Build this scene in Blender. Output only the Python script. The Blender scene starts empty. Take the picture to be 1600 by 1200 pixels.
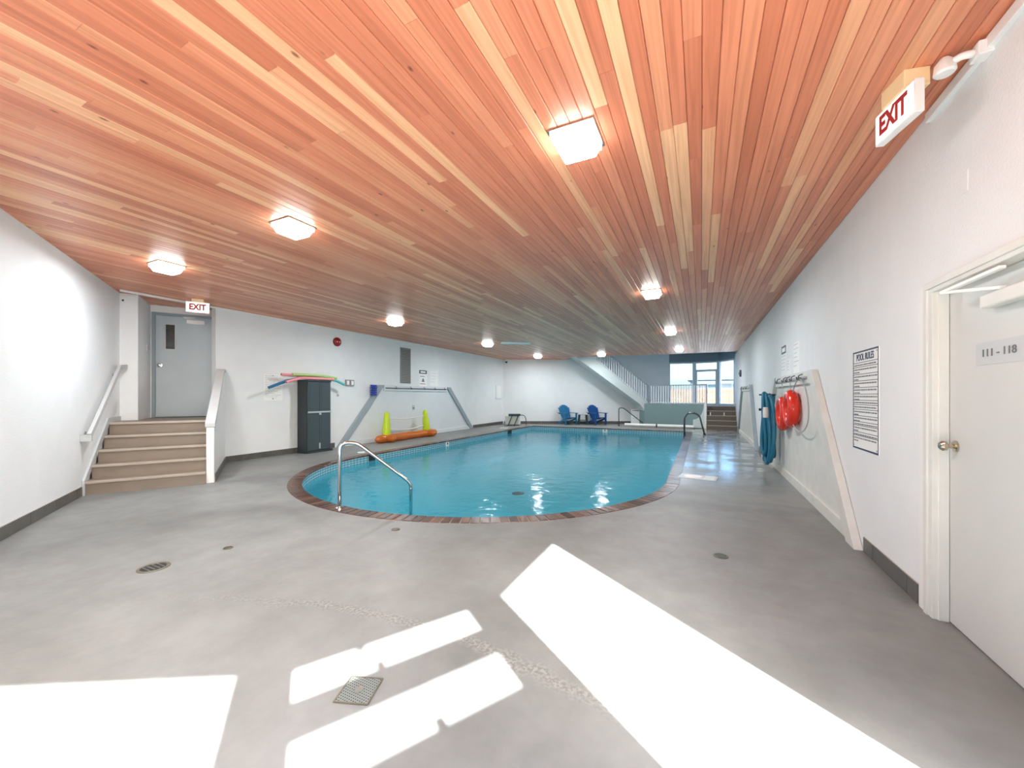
import bpy, bmesh, math, random
from mathutils import Vector, Matrix
random.seed(7)
R = math.radians
S = bpy.context.scene
COL = S.collection

# ------------------------------------------------------------------ camera
TH = R(25.885)                       # the room's long axis lies this far right of the camera axis
cam_d = bpy.data.cameras.new('camera')
cam_d.sensor_width = 36.0
cam_d.lens = 36.0 * 610.0 / 1600.0
cam_d.shift_y = 18.5 / 1600.0
cam_d.clip_start = 0.02
cam_d.clip_end = 500
cam = bpy.data.objects.new('camera', cam_d)
COL.objects.link(cam)
cam.location = (0, 0, 1.38)
cam.rotation_euler = (R(90), 0, TH)
S.camera = cam

# ------------------------------------------------------------------ sky, sun, exposure
SUN_EL = math.atan(2.5 / 3.245)
SUN_STRENGTH = 27.0
SKY_STRENGTH = 2.6
LAMP_W = 13.5
EXPOSURE = 1.0
w = bpy.data.worlds.new('world'); S.world = w; w.use_nodes = True
nt = w.node_tree; nt.nodes.clear()
sky = nt.nodes.new('ShaderNodeTexSky'); sky.sky_type = 'NISHITA'
sky.sun_disc = False; sky.sun_elevation = SUN_EL; sky.sun_rotation = R(127)
sky.air_density = 1.0; sky.dust_density = 2.5; sky.ozone_density = 1.5
bg = nt.nodes.new('ShaderNodeBackground'); bg.inputs[1].default_value = SKY_STRENGTH * 0.25
out = nt.nodes.new('ShaderNodeOutputWorld')
nt.links.new(sky.outputs[0], bg.inputs[0]); nt.links.new(bg.outputs[0], out.inputs[0])
sun_d = bpy.data.lights.new('sun', 'SUN'); sun_d.energy = SUN_STRENGTH; sun_d.angle = R(0.55)
sun_d.color = (1.0, 0.975, 0.94)
sun = bpy.data.objects.new('sun', sun_d); COL.objects.link(sun)
ce, se = math.cos(SUN_EL), math.sin(SUN_EL)
sun.rotation_euler = Vector((-0.8 * ce, 0.6 * ce, -se)).to_track_quat('-Z', 'Y').to_euler()
S.view_settings.view_transform = 'Standard'
S.view_settings.look = 'None'
S.view_settings.gamma = 1.0
S.view_settings.use_curve_mapping = False
S.view_settings.exposure = EXPOSURE
S.cycles.max_bounces = 10
S.cycles.diffuse_bounces = 6
S.cycles.transparent_max_bounces = 16
S.cycles.sample_clamp_indirect = 6.0
S.cycles.caustics_reflective = False

# ------------------------------------------------------------------ materials
def lin(c):
    def f(v):
        v /= 255.0
        return v / 12.92 if v <= 0.04045 else ((v + 0.055) / 1.055) ** 2.4
    return (f(c[0]), f(c[1]), f(c[2]), 1.0)

class NT:
    def __init__(s, name):
        s.m = bpy.data.materials.new(name); s.m.use_nodes = True
        s.t = s.m.node_tree; s.t.nodes.clear()
        s.o = s.t.nodes.new('ShaderNodeOutputMaterial')
    def n(s, typ, **kw):
        nd = s.t.nodes.new('ShaderNode' + typ)
        for k, v in kw.items():
            if k.startswith('i_'):
                key = k[2:].replace('_', ' ')
                nd.inputs[key].default_value = v
            else:
                setattr(nd, k, v)
        return nd
    def l(s, a, b): s.t.links.new(a, b)
    def pos(s, scale):
        g = s.n('NewGeometry'); mp = s.n('Mapping'); mp.inputs['Scale'].default_value = scale
        s.l(g.outputs['Position'], mp.inputs['Vector']); return mp.outputs[0]

def M(name, col, rough=0.5, metal=0.0, var=0.0, vscale=(3, 3, 3), bump=0.0, bscale=80.0, spec=0.5, coat=0.0):
    """plain painted / moulded surface: colour, slight mottling and fine relief"""
    b = NT(name)
    p = b.n('BsdfPrincipled')
    c = lin(col)
    p.inputs['Base Color'].default_value = c
    p.inputs['Roughness'].default_value = rough
    p.inputs['Metallic'].default_value = metal
    p.inputs['Specular IOR Level'].default_value = spec
    p.inputs['Coat Weight'].default_value = coat; p.inputs['Coat Roughness'].default_value = 0.28
    if var > 0:
        nz = b.n('TexNoise'); nz.inputs['Scale'].default_value = 1.0; nz.inputs['Detail'].default_value = 5
        b.l(b.pos(vscale), nz.inputs['Vector'])
        r = b.n('ValToRGB')
        r.color_ramp.elements[0].position = 0.3; r.color_ramp.elements[1].position = 0.7
        r.color_ramp.elements[0].color = tuple(x * (1 - var) for x in c[:3]) + (1,)
        r.color_ramp.elements[1].color = tuple(min(1, x * (1 + var)) for x in c[:3]) + (1,)
        b.l(nz.outputs[0], r.inputs[0]); b.l(r.outputs[0], p.inputs['Base Color'])
    if bump > 0:
        nz2 = b.n('TexNoise'); nz2.inputs['Scale'].default_value = bscale; nz2.inputs['Detail'].default_value = 3
        b.l(b.pos((1, 1, 1)), nz2.inputs['Vector'])
        bp = b.n('Bump'); bp.inputs['Strength'].default_value = bump; bp.inputs['Distance'].default_value = 0.01
        b.l(nz2.outputs[0], bp.inputs['Height']); b.l(bp.outputs[0], p.inputs['Normal'])
    b.l(p.outputs[0], b.o.inputs[0])
    return b.m

def mat_wood():
    b = NT('cedar_plank')
    p = b.n('BsdfPrincipled')
    at = b.n('Attribute'); at.attribute_name = 'tone'
    ramp = b.n('ValToRGB'); e = ramp.color_ramp.elements
    e[0].position = 0.0; e[0].color = lin((206, 124, 92))
    e[1].position = 1.0; e[1].color = lin((246, 192, 148))
    e.new(0.35).color = lin((222, 140, 106)); e.new(0.75).color = lin((232, 158, 120))
    b.l(at.outputs['Fac'], ramp.inputs[0])
    # grain: stretched along the board, shifted from board to board
    g = b.n('NewGeometry'); comb = b.n('CombineXYZ')
    mul = b.n('Math', operation='MULTIPLY'); mul.inputs[1].default_value = 37.0
    b.l(at.outputs['Fac'], mul.inputs[0]); b.l(mul.outputs[0], comb.inputs[1]); b.l(mul.outputs[0], comb.inputs[2])
    add = b.n('VectorMath', operation='ADD'); b.l(g.outputs['Position'], add.inputs[0]); b.l(comb.outputs[0], add.inputs[1])
    mp = b.n('Mapping'); mp.inputs['Scale'].default_value = (42, 1.1, 1); b.l(add.outputs[0], mp.inputs['Vector'])
    nz = b.n('TexNoise'); nz.inputs['Scale'].default_value = 1.0; nz.inputs['Detail'].default_value = 4; nz.inputs['Distortion'].default_value = 0.6
    b.l(mp.outputs[0], nz.inputs['Vector'])
    gr = b.n('ValToRGB'); gr.color_ramp.elements[0].position = 0.30; gr.color_ramp.elements[1].position = 0.62
    gr.color_ramp.elements[0].color = (0.74, 0.66, 0.60, 1); gr.color_ramp.elements[1].color = (1, 1, 1, 1)
    b.l(nz.outputs[0], gr.inputs[0])
    mx = b.n('MixRGB', blend_type='MULTIPLY'); mx.inputs[0].default_value = 0.8
    b.l(ramp.outputs[0], mx.inputs[1]); b.l(gr.outputs[0], mx.inputs[2])
    # knots
    mp2 = b.n('Mapping'); mp2.inputs['Scale'].default_value = (9, 4.5, 1); b.l(add.outputs[0], mp2.inputs['Vector'])
    vo = b.n('TexVoronoi'); vo.inputs['Scale'].default_value = 0.55; b.l(mp2.outputs[0], vo.inputs['Vector'])
    kr = b.n('ValToRGB'); kr.color_ramp.elements[0].position = 0.035; kr.color_ramp.elements[1].position = 0.075
    kr.color_ramp.elements[0].color = (0.22, 0.12, 0.08, 1); kr.color_ramp.elements[1].color = (1, 1, 1, 1)
    b.l(vo.outputs['Distance'], kr.inputs[0])
    mx2 = b.n('MixRGB', blend_type='MULTIPLY'); mx2.inputs[0].default_value = 0.85
    b.l(mx.outputs[0], mx2.inputs[1]); b.l(kr.outputs[0], mx2.inputs[2])
    b.l(mx2.outputs[0], p.inputs['Base Color'])
    p.inputs['Roughness'].default_value = 0.36
    b.l(p.outputs[0], b.o.inputs[0])
    return b.m

def mat_floor():
    b = NT('sealed_concrete')
    p = b.n('BsdfPrincipled')
    n1 = b.n('TexNoise'); n1.inputs['Scale'].default_value = 0.55; n1.inputs['Detail'].default_value = 6; n1.inputs['Distortion'].default_value = 0.8
    b.l(b.pos((1, 0.8, 1)), n1.inputs['Vector'])
    r1 = b.n('ValToRGB'); r1.color_ramp.elements[0].position = 0.3; r1.color_ramp.elements[1].position = 0.72
    r1.color_ramp.elements[0].color = lin((120, 123, 121)); r1.color_ramp.elements[1].color = lin((152, 156, 154))
    b.l(n1.outputs[0], r1.inputs[0])
    n2 = b.n('TexNoise'); n2.inputs['Scale'].default_value = 3.2; n2.inputs['Detail'].default_value = 8; n2.inputs['Roughness'].default_value = 0.65
    b.l(b.pos((1, 1, 1)), n2.inputs['Vector'])
    r2 = b.n('ValToRGB'); r2.color_ramp.elements[0].position = 0.35; r2.color_ramp.elements[1].position = 0.65
    r2.color_ramp.elements[0].color = (0.86, 0.85, 0.84, 1); r2.color_ramp.elements[1].color = (1.06, 1.05, 1.04, 1)
    b.l(n2.outputs[0], r2.inputs[0])
    mx = b.n('MixRGB', blend_type='MULTIPLY'); mx.inputs[0].default_value = 1.0
    b.l(r1.outputs[0], mx.inputs[1]); b.l(r2.outputs[0], mx.inputs[2])
    # a few dark worn stains
    vo = b.n('TexVoronoi'); vo.inputs['Scale'].default_value = 0.75
    dn = b.n('TexNoise'); dn.inputs['Scale'].default_value = 5
    b.l(b.pos((1, 1, 1)), dn.inputs['Vector'])
    va = b.n('VectorMath', operation='MULTIPLY_ADD'); va.inputs[1].default_value = (0.18, 0.18, 0)
    g = b.n('NewGeometry'); b.l(dn.outputs[1], va.inputs[0]); b.l(g.outputs['Position'], va.inputs[2])
    b.l(va.outputs[0], vo.inputs['Vector'])
    kr = b.n('ValToRGB'); kr.color_ramp.elements[0].position = 0.02; kr.color_ramp.elements[1].position = 0.07
    kr.color_ramp.elements[0].color = (0.6, 0.58, 0.55, 1); kr.color_ramp.elements[1].color = (1, 1, 1, 1)
    b.l(vo.outputs['Distance'], kr.inputs[0])
    mx2 = b.n('MixRGB', blend_type='MULTIPLY'); mx2.inputs[0].default_value = 0.8
    b.l(mx.outputs[0], mx2.inputs[1]); b.l(kr.outputs[0], mx2.inputs[2])
    # chipped old repair seam that bows across the near deck
    sp = b.n('SeparateXYZ'); b.l(va.outputs[0], sp.inputs[0])
    a1 = b.n('Math', operation='ADD'); a1.inputs[1].default_value = 1.30; b.l(sp.outputs[0], a1.inputs[0])
    a2 = b.n('Math', operation='MULTIPLY'); b.l(a1.outputs[0], a2.inputs[0]); b.l(a1.outputs[0], a2.inputs[1])
    a3 = b.n('Math', operation='MULTIPLY_ADD'); a3.inputs[1].default_value = 0.14; a3.inputs[2].default_value = -1.96; b.l(a2.outputs[0], a3.inputs[0])
    a4 = b.n('Math', operation='ADD'); b.l(a3.outputs[0], a4.inputs[0]); b.l(sp.outputs[1], a4.inputs[1])
    a5 = b.n('Math', operation='ABSOLUTE'); b.l(a4.outputs[0], a5.inputs[0])
    sm = b.n('MapRange'); sm.inputs[1].default_value = 0.075; sm.inputs[2].default_value = 0.01; b.l(a5.outputs[0], sm.inputs[0])
    xm = b.n('MapRange'); xm.inputs[1].default_value = 2.2; xm.inputs[2].default_value = 0.8; xm.inputs[4].default_value = 0.7
    ax = b.n('Math', operation='ABSOLUTE'); b.l(a1.outputs[0], ax.inputs[0]); b.l(ax.outputs[0], xm.inputs[0])
    s2 = b.n('Math', operation='MULTIPLY'); b.l(sm.outputs[0], s2.inputs[0]); b.l(xm.outputs[0], s2.inputs[1])
    n5 = b.n('TexNoise'); n5.inputs['Scale'].default_value = 55; n5.inputs['Detail'].default_value = 4; b.l(b.pos((1, 1, 1)), n5.inputs['Vector'])
    r5 = b.n('ValToRGB'); r5.color_ramp.elements[0].position = 0.42; r5.color_ramp.elements[1].position = 0.58
    r5.color_ramp.elements[0].color = lin((116, 117, 113)); r5.color_ramp.elements[1].color = lin((158, 160, 155)); b.l(n5.outputs[0], r5.inputs[0])
    mx3 = b.n('MixRGB'); b.l(s2.outputs[0], mx3.inputs[0]); b.l(mx2.outputs[0], mx3.inputs[1]); b.l(r5.outputs[0], mx3.inputs[2])
    b.l(mx3.outputs[0], p.inputs['Base Color'])
    # the deck beside the pool is wet: smoother in patches
    sx = b.n('SeparateXYZ'); b.l(g.outputs['Position'], sx.inputs[0])
    my = b.n('MapRange'); my.inputs[1].default_value = 6.2; my.inputs[2].default_value = 8.5
    b.l(sx.outputs[1], my.inputs[0])
    mxx = b.n('MapRange'); mxx.inputs[1].default_value = -0.7; mxx.inputs[2].default_value = -0.3
    b.l(sx.outputs[0], mxx.inputs[0])
    mm = b.n('Math', operation='MULTIPLY'); b.l(my.outputs[0], mm.inputs[0]); b.l(mxx.outputs[0], mm.inputs[1])
    n3 = b.n('TexNoise'); n3.inputs['Scale'].default_value = 1.3; n3.inputs['Detail'].default_value = 4
    b.l(b.pos((1, 1.4, 1)), n3.inputs['Vector'])
    r3 = b.n('MapRange'); r3.inputs[1].default_value = 0.32; r3.inputs[2].default_value = 0.56
    b.l(n3.outputs[0], r3.inputs[0])
    m3 = b.n('Math', operation='MULTIPLY'); b.l(mm.outputs[0], m3.inputs[0]); b.l(r3.outputs[0], m3.inputs[1])
    rr = b.n('MapRange'); rr.inputs[3].default_value = 0.5; rr.inputs[4].default_value = 0.13
    b.l(m3.outputs[0], rr.inputs[0]); b.l(rr.outputs[0], p.inputs['Roughness'])
    p.inputs['Coat Roughness'].default_value = 0.17; b.l(m3.outputs[0], p.inputs['Coat Weight'])
    bp = b.n('Bump'); bp.inputs['Strength'].default_value = 0.16; bp.inputs['Distance'].default_value = 0.02
    n4 = b.n('TexNoise'); n4.inputs['Scale'].default_value = 9; n4.inputs['Detail'].default_value = 5
    b.l(b.pos((1, 1, 1)), n4.inputs['Vector']); b.l(n4.outputs[0], bp.inputs['Height']); b.l(bp.outputs[0], p.inputs['Normal']); b.l(bp.outputs[0], p.inputs['Coat Normal'])
    b.l(p.outputs[0], b.o.inputs[0])
    return b.m

def mat_water():
    b = NT('pool_water')
    tr = b.n('BsdfTransparent'); tr.inputs[0].default_value = (0.72, 0.95, 0.97, 1)
    gl = b.n('BsdfGlossy'); gl.inputs['Roughness'].default_value = 0.04
    fr = b.n('Fresnel'); fr.inputs[0].default_value = 1.33
    nz = b.n('TexNoise'); nz.inputs['Scale'].default_value = 4.2; nz.inputs['Detail'].default_value = 4; nz.inputs['Distortion'].default_value = 0.9
    b.l(b.pos((1, 1, 1)), nz.inputs['Vector'])
    bp = b.n('Bump'); bp.inputs['Strength'].default_value = 0.22; bp.inputs['Distance'].default_value = 0.05
    b.l(nz.outputs[0], bp.inputs['Height'])
    b.l(bp.outputs[0], gl.inputs['Normal']); b.l(bp.outputs[0], fr.inputs['Normal'])
    gm = b.n('NewGeometry'); inv = b.n('Math', operation='SUBTRACT'); inv.inputs[0].default_value = 1.0
    b.l(gm.outputs['Backfacing'], inv.inputs[1])
    ff = b.n('Math', operation='MULTIPLY'); b.l(fr.outputs[0], ff.inputs[0]); b.l(inv.outputs[0], ff.inputs[1])
    mx = b.n('MixShader'); b.l(ff.outputs[0], mx.inputs[0]); b.l(tr.outputs[0], mx.inputs[1]); b.l(gl.outputs[0], mx.inputs[2])
    b.l(mx.outputs[0], b.o.inputs[0])
    return b.m

def mat_glass(name='window_glass', tint=(0.97, 0.99, 1, 1)):
    b = NT(name)
    tr = b.n('BsdfTransparent'); tr.inputs[0].default_value = tint
    gl = b.n('BsdfGlossy'); gl.inputs['Roughness'].default_value = 0.02
    fr = b.n('Fresnel'); fr.inputs[0].default_value = 1.45
    gm = b.n('NewGeometry'); inv = b.n('Math', operation='SUBTRACT'); inv.inputs[0].default_value = 1.0
    b.l(gm.outputs['Backfacing'], inv.inputs[1])
    ff = b.n('Math', operation='MULTIPLY'); b.l(fr.outputs[0], ff.inputs[0]); b.l(inv.outputs[0], ff.inputs[1])
    mx = b.n('MixShader'); b.l(ff.outputs[0], mx.inputs[0]); b.l(tr.outputs[0], mx.inputs[1]); b.l(gl.outputs[0], mx.inputs[2])
    b.l(mx.outputs[0], b.o.inputs[0])
    return b.m

def mat_emit(name, col, strength):
    b = NT(name)
    e = b.n('Emission'); e.inputs[0].default_value = col; e.inputs[1].default_value = strength
    b.l(e.outputs[0], b.o.inputs[0]); return b.m

def mat_tiles():
    b = NT('waterline_tile')
    p = b.n('BsdfPrincipled'); at = b.n('UVMap'); at.uv_map = 'UVMap'
    br = b.n('TexBrick'); br.offset = 0.0; br.squash = 1.0
    br.inputs['Color1'].default_value = lin((176, 218, 226)); br.inputs['Color2'].default_value = lin((160, 208, 220))
    br.inputs['Mortar'].default_value = lin((64, 112, 130)); br.inputs['Scale'].default_value = 1.0
    br.inputs['Mortar Size'].default_value = 0.006; br.inputs['Brick Width'].default_value = 0.1; br.inputs['Row Height'].default_value = 0.05
    b.l(at.outputs[0], br.inputs['Vector']); b.l(br.outputs[0], p.inputs['Base Color'])
    p.inputs['Roughness'].default_value = 0.2
    b.l(p.outputs[0], b.o.inputs[0]); return b.m

def mat_speckle(name, col, dark, scale, thr):
    """printed lines too small to read / perforated plate"""
    b = NT(name)
    p = b.n('BsdfPrincipled'); vo = b.n('TexVoronoi'); vo.voronoi_dimensions = '2D'; vo.inputs['Scale'].default_value = scale
    vo.inputs['Randomness'].default_value = 0.0
    b.l(b.pos((1, 1, 1)), vo.inputs['Vector'])
    r = b.n('ValToRGB'); r.color_ramp.elements[0].position = thr; r.color_ramp.elements[1].position = thr + 0.06
    r.color_ramp.elements[0].color = lin(dark); r.color_ramp.elements[1].color = lin(col)
    b.l(vo.outputs['Distance'], r.inputs[0]); b.l(r.outputs[0], p.inputs['Base Color'])
    p.inputs['Roughness'].default_value = 0.45
    b.l(p.outputs[0], b.o.inputs[0]); return b.m

MT = dict(
    wall=M('white_stucco', (234, 237, 238), 0.6, var=0.02, bump=0.25, bscale=60),
    wood=mat_wood(), floor=mat_floor(), water=mat_water(), glass=mat_glass(), tinted=mat_glass('tinted_window_glass', (0.55, 0.63, 0.69, 1)),
    dark=M('dark_gap', (52, 34, 24), 0.9),
    white=M('white_paint', (238, 238, 236), 0.4, var=0.015),
    offwhite=M('aged_white_paint', (222, 222, 216), 0.45, var=0.05, vscale=(5, 5, 5)),
    grey_trim=M('pale_grey_paint', (196, 199, 200), 0.42, var=0.03),
    door=M('grey_door_paint', (206, 207, 204), 0.38, var=0.02),
    door2=M('blue_grey_door_paint', (178, 190, 196), 0.38, var=0.03),
    door2f=M('blue_grey_frame_paint', (136, 150, 158), 0.4, var=0.03),
    base_tile=M('slate_base_tile', (92, 90, 86), 0.35, var=0.18, vscale=(6, 6, 6)),
    grout=M('grout', (196, 190, 182), 0.8),
    mortar=M('mortar', (176, 164, 150), 0.8),
    brick=M('brown_brick', (86, 56, 44), 0.24, var=0.22, vscale=(9, 9, 9), bump=0.2, bscale=90, coat=0.25),
    brick2=M('dark_brown_brick', (72, 47, 38), 0.24, var=0.22, vscale=(9, 9, 9), bump=0.2, bscale=90, coat=0.25),
    brick3=M('tan_brick', (108, 78, 63), 0.24, var=0.2, vscale=(9, 9, 9), bump=0.2, bscale=90, coat=0.25),
    basin=M('turquoise_plaster', (64, 180, 202), 0.6, var=0.06, vscale=(0.8, 0.8, 0.8)),
    tiles=mat_tiles(),
    step=M('brown_stair_vinyl', (138, 124, 111), 0.5, var=0.06, vscale=(4, 4, 4)),
    nosing=M('stair_nosing', (176, 164, 150), 0.4, var=0.04),
    step_d=M('dark_stair_vinyl', (104, 94, 86), 0.5, var=0.06, vscale=(4, 4, 4)),
    chrome=M('polished_steel', (214, 218, 220), 0.12, 1.0),
    steel=M('brushed_steel', (176, 174, 168), 0.3, 1.0),
    dsteel=M('dull_dark_steel', (92, 94, 96), 0.35, 0.8),
    cab=M('charcoal_resin', (66, 78, 84), 0.42, var=0.05),
    cab_d=M('dark_charcoal_resin', (46, 54, 58), 0.45, var=0.05),
    cab_h=M('light_grey_resin', (178, 186, 188), 0.4),
    pink=M('pink_foam', (242, 158, 160), 0.8), green=M('green_foam', (176, 214, 138), 0.8),
    blue=M('blue_foam', (44, 112, 160), 0.8), teal_f=M('aqua_foam', (96, 190, 190), 0.8),
    red=M('red_enamel', (150, 22, 30), 0.35), dkred=M('dark_red_enamel', (92, 14, 20), 0.35),
    lifered=M('glossy_red_vinyl', (222, 50, 32), 0.25, var=0.04),
    paper=M('white_paper', (246, 246, 244), 0.55), ink=M('grey_ink', (120, 122, 124), 0.7), faint=M('faint_ink', (196, 198, 200), 0.7), stair_w=M('blue_grey_wall_shade', (210, 218, 224), 0.6, var=0.02, bump=0.2), side_b=M('grey_board_edge', (156, 168, 176), 0.5, var=0.03),
    black=M('black_ink', (26, 28, 30), 0.6), navy=M('navy_ink', (34, 48, 84), 0.5), signred=M('sign_red', (176, 44, 48), 0.5),
    wallb=M('pale_board', (220, 226, 230), 0.5, var=0.02), frame_b=M('blue_grey_board', (182, 192, 198), 0.5, var=0.03), blueplastic=M('cobalt_plastic', (30, 62, 160), 0.4),
    orange=M('orange_vinyl', (196, 104, 34), 0.22, var=0.08), lime=M('lime_vinyl', (196, 222, 44), 0.22, var=0.04),
    netwhite=M('white_cord', (240, 240, 240), 0.6),
    chair_b=M('blue_resin', (20, 108, 156), 0.38, var=0.06), chair_n=M('deep_blue_resin', (22, 78, 146), 0.38, var=0.06),
    table=M('dark_teal_resin', (60, 84, 88), 0.4), pad=M('dark_teal_vinyl', (24, 62, 72), 0.5),
    foam=M('off_white_fibreglass', (214, 218, 214), 0.45, var=0.04),
    blacktube=M('black_tube', (28, 34, 36), 0.4),
    stair_body=M('blue_grey_stucco', (206, 216, 216), 0.6, var=0.02, bump=0.2),
    landing_w=M('sage_stucco', (122, 148, 150), 0.6, var=0.03, bump=0.2),
    rail_g=M('grey_rail_paint', (150, 160, 168), 0.4), rail_w=M('white_rail_paint', (232, 236, 240), 0.4),
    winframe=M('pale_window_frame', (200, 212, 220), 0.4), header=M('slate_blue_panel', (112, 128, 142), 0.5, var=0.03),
    hose=M('teal_hose', (26, 108, 138), 0.42, var=0.05),
    grate=mat_speckle('perforated_grate', (128, 136, 130), (44, 50, 46), 78.0, 0.26),
    drainring=M('worn_brass', (120, 114, 100), 0.4, 0.7, var=0.15), draind=M('drain_black', (30, 30, 28), 0.6),
    diffuser=mat_emit('lit_prismatic_glass', (1, 0.99, 0.97, 1), 9.0),
    exitface=mat_emit('lit_exit_face', (1, 0.97, 0.93, 1), 0.75),
    cream=M('cream_plastic', (246, 222, 176), 0.4),
    vent=M('grey_louvre', (150, 152, 150), 0.5), ventd=M('louvre_shadow_grey', (96, 98, 98), 0.6),
    fence=M('cedar_fence', (142, 106, 84), 0.7, var=0.1, vscale=(6, 6, 1)),
    bld=M('pale_siding', (150, 150, 152), 0.7, var=0.03), bld2=M('grey_siding', (104, 112, 120), 0.7), roofm=M('grey_shingle', (120, 117, 114), 0.9),
    ground=M('pale_concrete_paving', (196, 192, 184), 0.8, var=0.05, vscale=(1, 1, 1)),
    knobm=M('satin_nickel', (196, 184, 164), 0.22, 1.0),
    liteglass=M('wired_dark_glass', (52, 54, 50), 0.15, var=0.3, vscale=(8, 8, 8)),
    cable=M('grey_wire', (170, 172, 174), 0.4),
)

# ------------------------------------------------------------------ geometry helpers
class MB:
    def __init__(s): s.v = []; s.f = []
    def add(s, vs, fs):
        o = len(s.v); s.v += [tuple(v) for v in vs]; s.f += [tuple(i + o for i in f) for f in fs]; return s
    def box(s, a, b):
        (x0, y0, z0), (x1, y1, z1) = a, b
        x0, x1 = min(x0, x1), max(x0, x1); y0, y1 = min(y0, y1), max(y0, y1); z0, z1 = min(z0, z1), max(z0, z1)
        return s.add([(x0, y0, z0), (x1, y0, z0), (x1, y1, z0), (x0, y1, z0), (x0, y0, z1), (x1, y0, z1), (x1, y1, z1), (x0, y1, z1)],
                     [(0, 3, 2, 1), (4, 5, 6, 7), (0, 1, 5, 4), (1, 2, 6, 5), (2, 3, 7, 6), (3, 0, 4, 7)])
    def prism(s, poly, z0, z1):
        """polygon in the ground plane (counter-clockwise) raised from z0 to z1"""
        n = len(poly)
        return s.add([(x, y, z0) for x, y in poly] + [(x, y, z1) for x, y in poly],
                     [tuple(range(n - 1, -1, -1)), tuple(range(n, 2 * n))] + [(i, (i + 1) % n, n + (i + 1) % n, n + i) for i in range(n)])
    def plate(s, poly, y0, y1):
        """polygon in the x-z plane given depth from y0 (front) to y1"""
        n = len(poly)
        return s.add([(x, y0, z) for x, z in poly] + [(x, y1, z) for x, z in poly],
                     [tuple(range(n)), tuple(range(2 * n - 1, n - 1, -1))] + [(i, n + i, n + (i + 1) % n, (i + 1) % n) for i in range(n)])
    def bar(s, a, b, w, h, up=(0, 0, 1)):
        a, b = Vector(a), Vector(b); d = (b - a).normalized(); u = Vector(up)
        sd = d.cross(u)
        if sd.length < 1e-4: sd = d.cross(Vector((1, 0, 0)))
        sd.normalize(); u = sd.cross(d)
        vs = []
        for p in (a, b):
            for i, j in ((-1, -1), (1, -1), (1, 1), (-1, 1)): vs.append(p + sd * (w / 2 * i) + u * (h / 2 * j))
        return s.add(vs, [(0, 1, 2, 3), (7, 6, 5, 4), (0, 4, 5, 1), (1, 5, 6, 2), (2, 6, 7, 3), (3, 7, 4, 0)])
    def tube(s, path, r, n=10, closed=False):
        P = [Vector(p) for p in path]; m = len(P); rr = r if isinstance(r, (list, tuple)) else [r] * m
        base = len(s.v); nrm = None
        for i in range(m):
            a = P[i - 1] if (i > 0 or closed) else P[i]; b = P[(i + 1) % m] if (i < m - 1 or closed) else P[i]
            d = (b - a).normalized()
            if nrm is None:
                nrm = d.cross(Vector((0, 0, 1)))
                if nrm.length < 1e-3: nrm = d.cross(Vector((1, 0, 0)))
            nrm = (nrm - d * nrm.dot(d)).normalized(); bn = d.cross(nrm)
            for k in range(n):
                t = 2 * math.pi * k / n; s.v.append(tuple(P[i] + (nrm * math.cos(t) + bn * math.sin(t)) * rr[i]))
        rng = m if closed else m - 1
        for i in range(rng):
            i2 = (i + 1) % m
            for k in range(n):
                k2 = (k + 1) % n
                s.f.append((base + i * n + k, base + i * n + k2, base + i2 * n + k2, base + i2 * n + k))
        if not closed:
            s.f.append(tuple(base + k for k in range(n - 1, -1, -1)))
            s.f.append(tuple(base + (m - 1) * n + k for k in range(n)))
        return s
    def lathe(s, prof, n=24, c=(0, 0, 0), axis='z'):
        b = len(s.v); m = len(prof)
        for r, h in prof:
            for k in range(n):
                t = 2 * math.pi * k / n; x, y = r * math.cos(t), r * math.sin(t)
                p = {'z': (x, y, h), 'y': (x, h, -y), 'x': (h, x, y)}[axis]
                s.v.append((p[0] + c[0], p[1] + c[1], p[2] + c[2]))
        for i in range(m - 1):
            for k in range(n):
                k2 = (k + 1) % n
                s.f.append((b + i * n + k, b + i * n + k2, b + (i + 1) * n + k2, b + (i + 1) * n + k))
        s.f.append(tuple(b + k for k in range(n - 1, -1, -1))); s.f.append(tuple(b + (m - 1) * n + k for k in range(n)))
        return s

def smooth_path(pts, r=0.1, seg=6):
    """round off the corners of a polyline"""
    P = [Vector(p) for p in pts]; o = [P[0]]
    for i in range(1, len(P) - 1):
        a, b, c = P[i - 1], P[i], P[i + 1]
        k = min(r, (a - b).length * .45, (c - b).length * .45)
        p, q = b + (a - b).normalized() * k, b + (c - b).normalized() * k
        for j in range(seg + 1):
            t = j / seg; o.append(p * (1 - t) ** 2 + b * 2 * t * (1 - t) + q * t * t)
    o.append(P[-1]); return o

def obj(name, mb, mat, parent=None, smooth=False, bevel=0.0, **props):
    me = bpy.data.meshes.new(name)
    if isinstance(mb, MB):
        me.from_pydata(mb.v, [], mb.f)
        bm = bmesh.new(); bm.from_mesh(me); bmesh.ops.recalc_face_normals(bm, faces=bm.faces); bm.to_mesh(me); bm.free()
    else:
        mb.to_mesh(me); mb.free()
    me.materials.append(MT[mat] if isinstance(mat, str) else mat)
    if smooth:
        for p in me.polygons: p.use_smooth = True
        if smooth == 'auto':
            me.set_sharp_from_angle(angle=R(40))
    o = bpy.data.objects.new(name, me); COL.objects.link(o)
    if parent is not None: o.parent = parent
    if bevel > 0:
        bv = o.modifiers.new('bevel', 'BEVEL'); bv.width = bevel; bv.segments = 2; bv.limit_method = 'ANGLE'; bv.angle_limit = R(40)
    for k, v in props.items(): o[k] = v
    return o

def thing(name, label, cat, loc=(0, 0, 0), rz=0.0, group=None):
    o = bpy.data.objects.new(name, None); COL.objects.link(o)
    o.empty_display_size = 0.1
    o.location = loc; o.rotation_euler = (0, 0, rz); o['label'] = label; o['category'] = cat
    if group: o['group'] = group
    return o

def place(o, loc, rz=0.0):
    o.location = loc; o.rotation_euler = (0, 0, rz); return o

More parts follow.
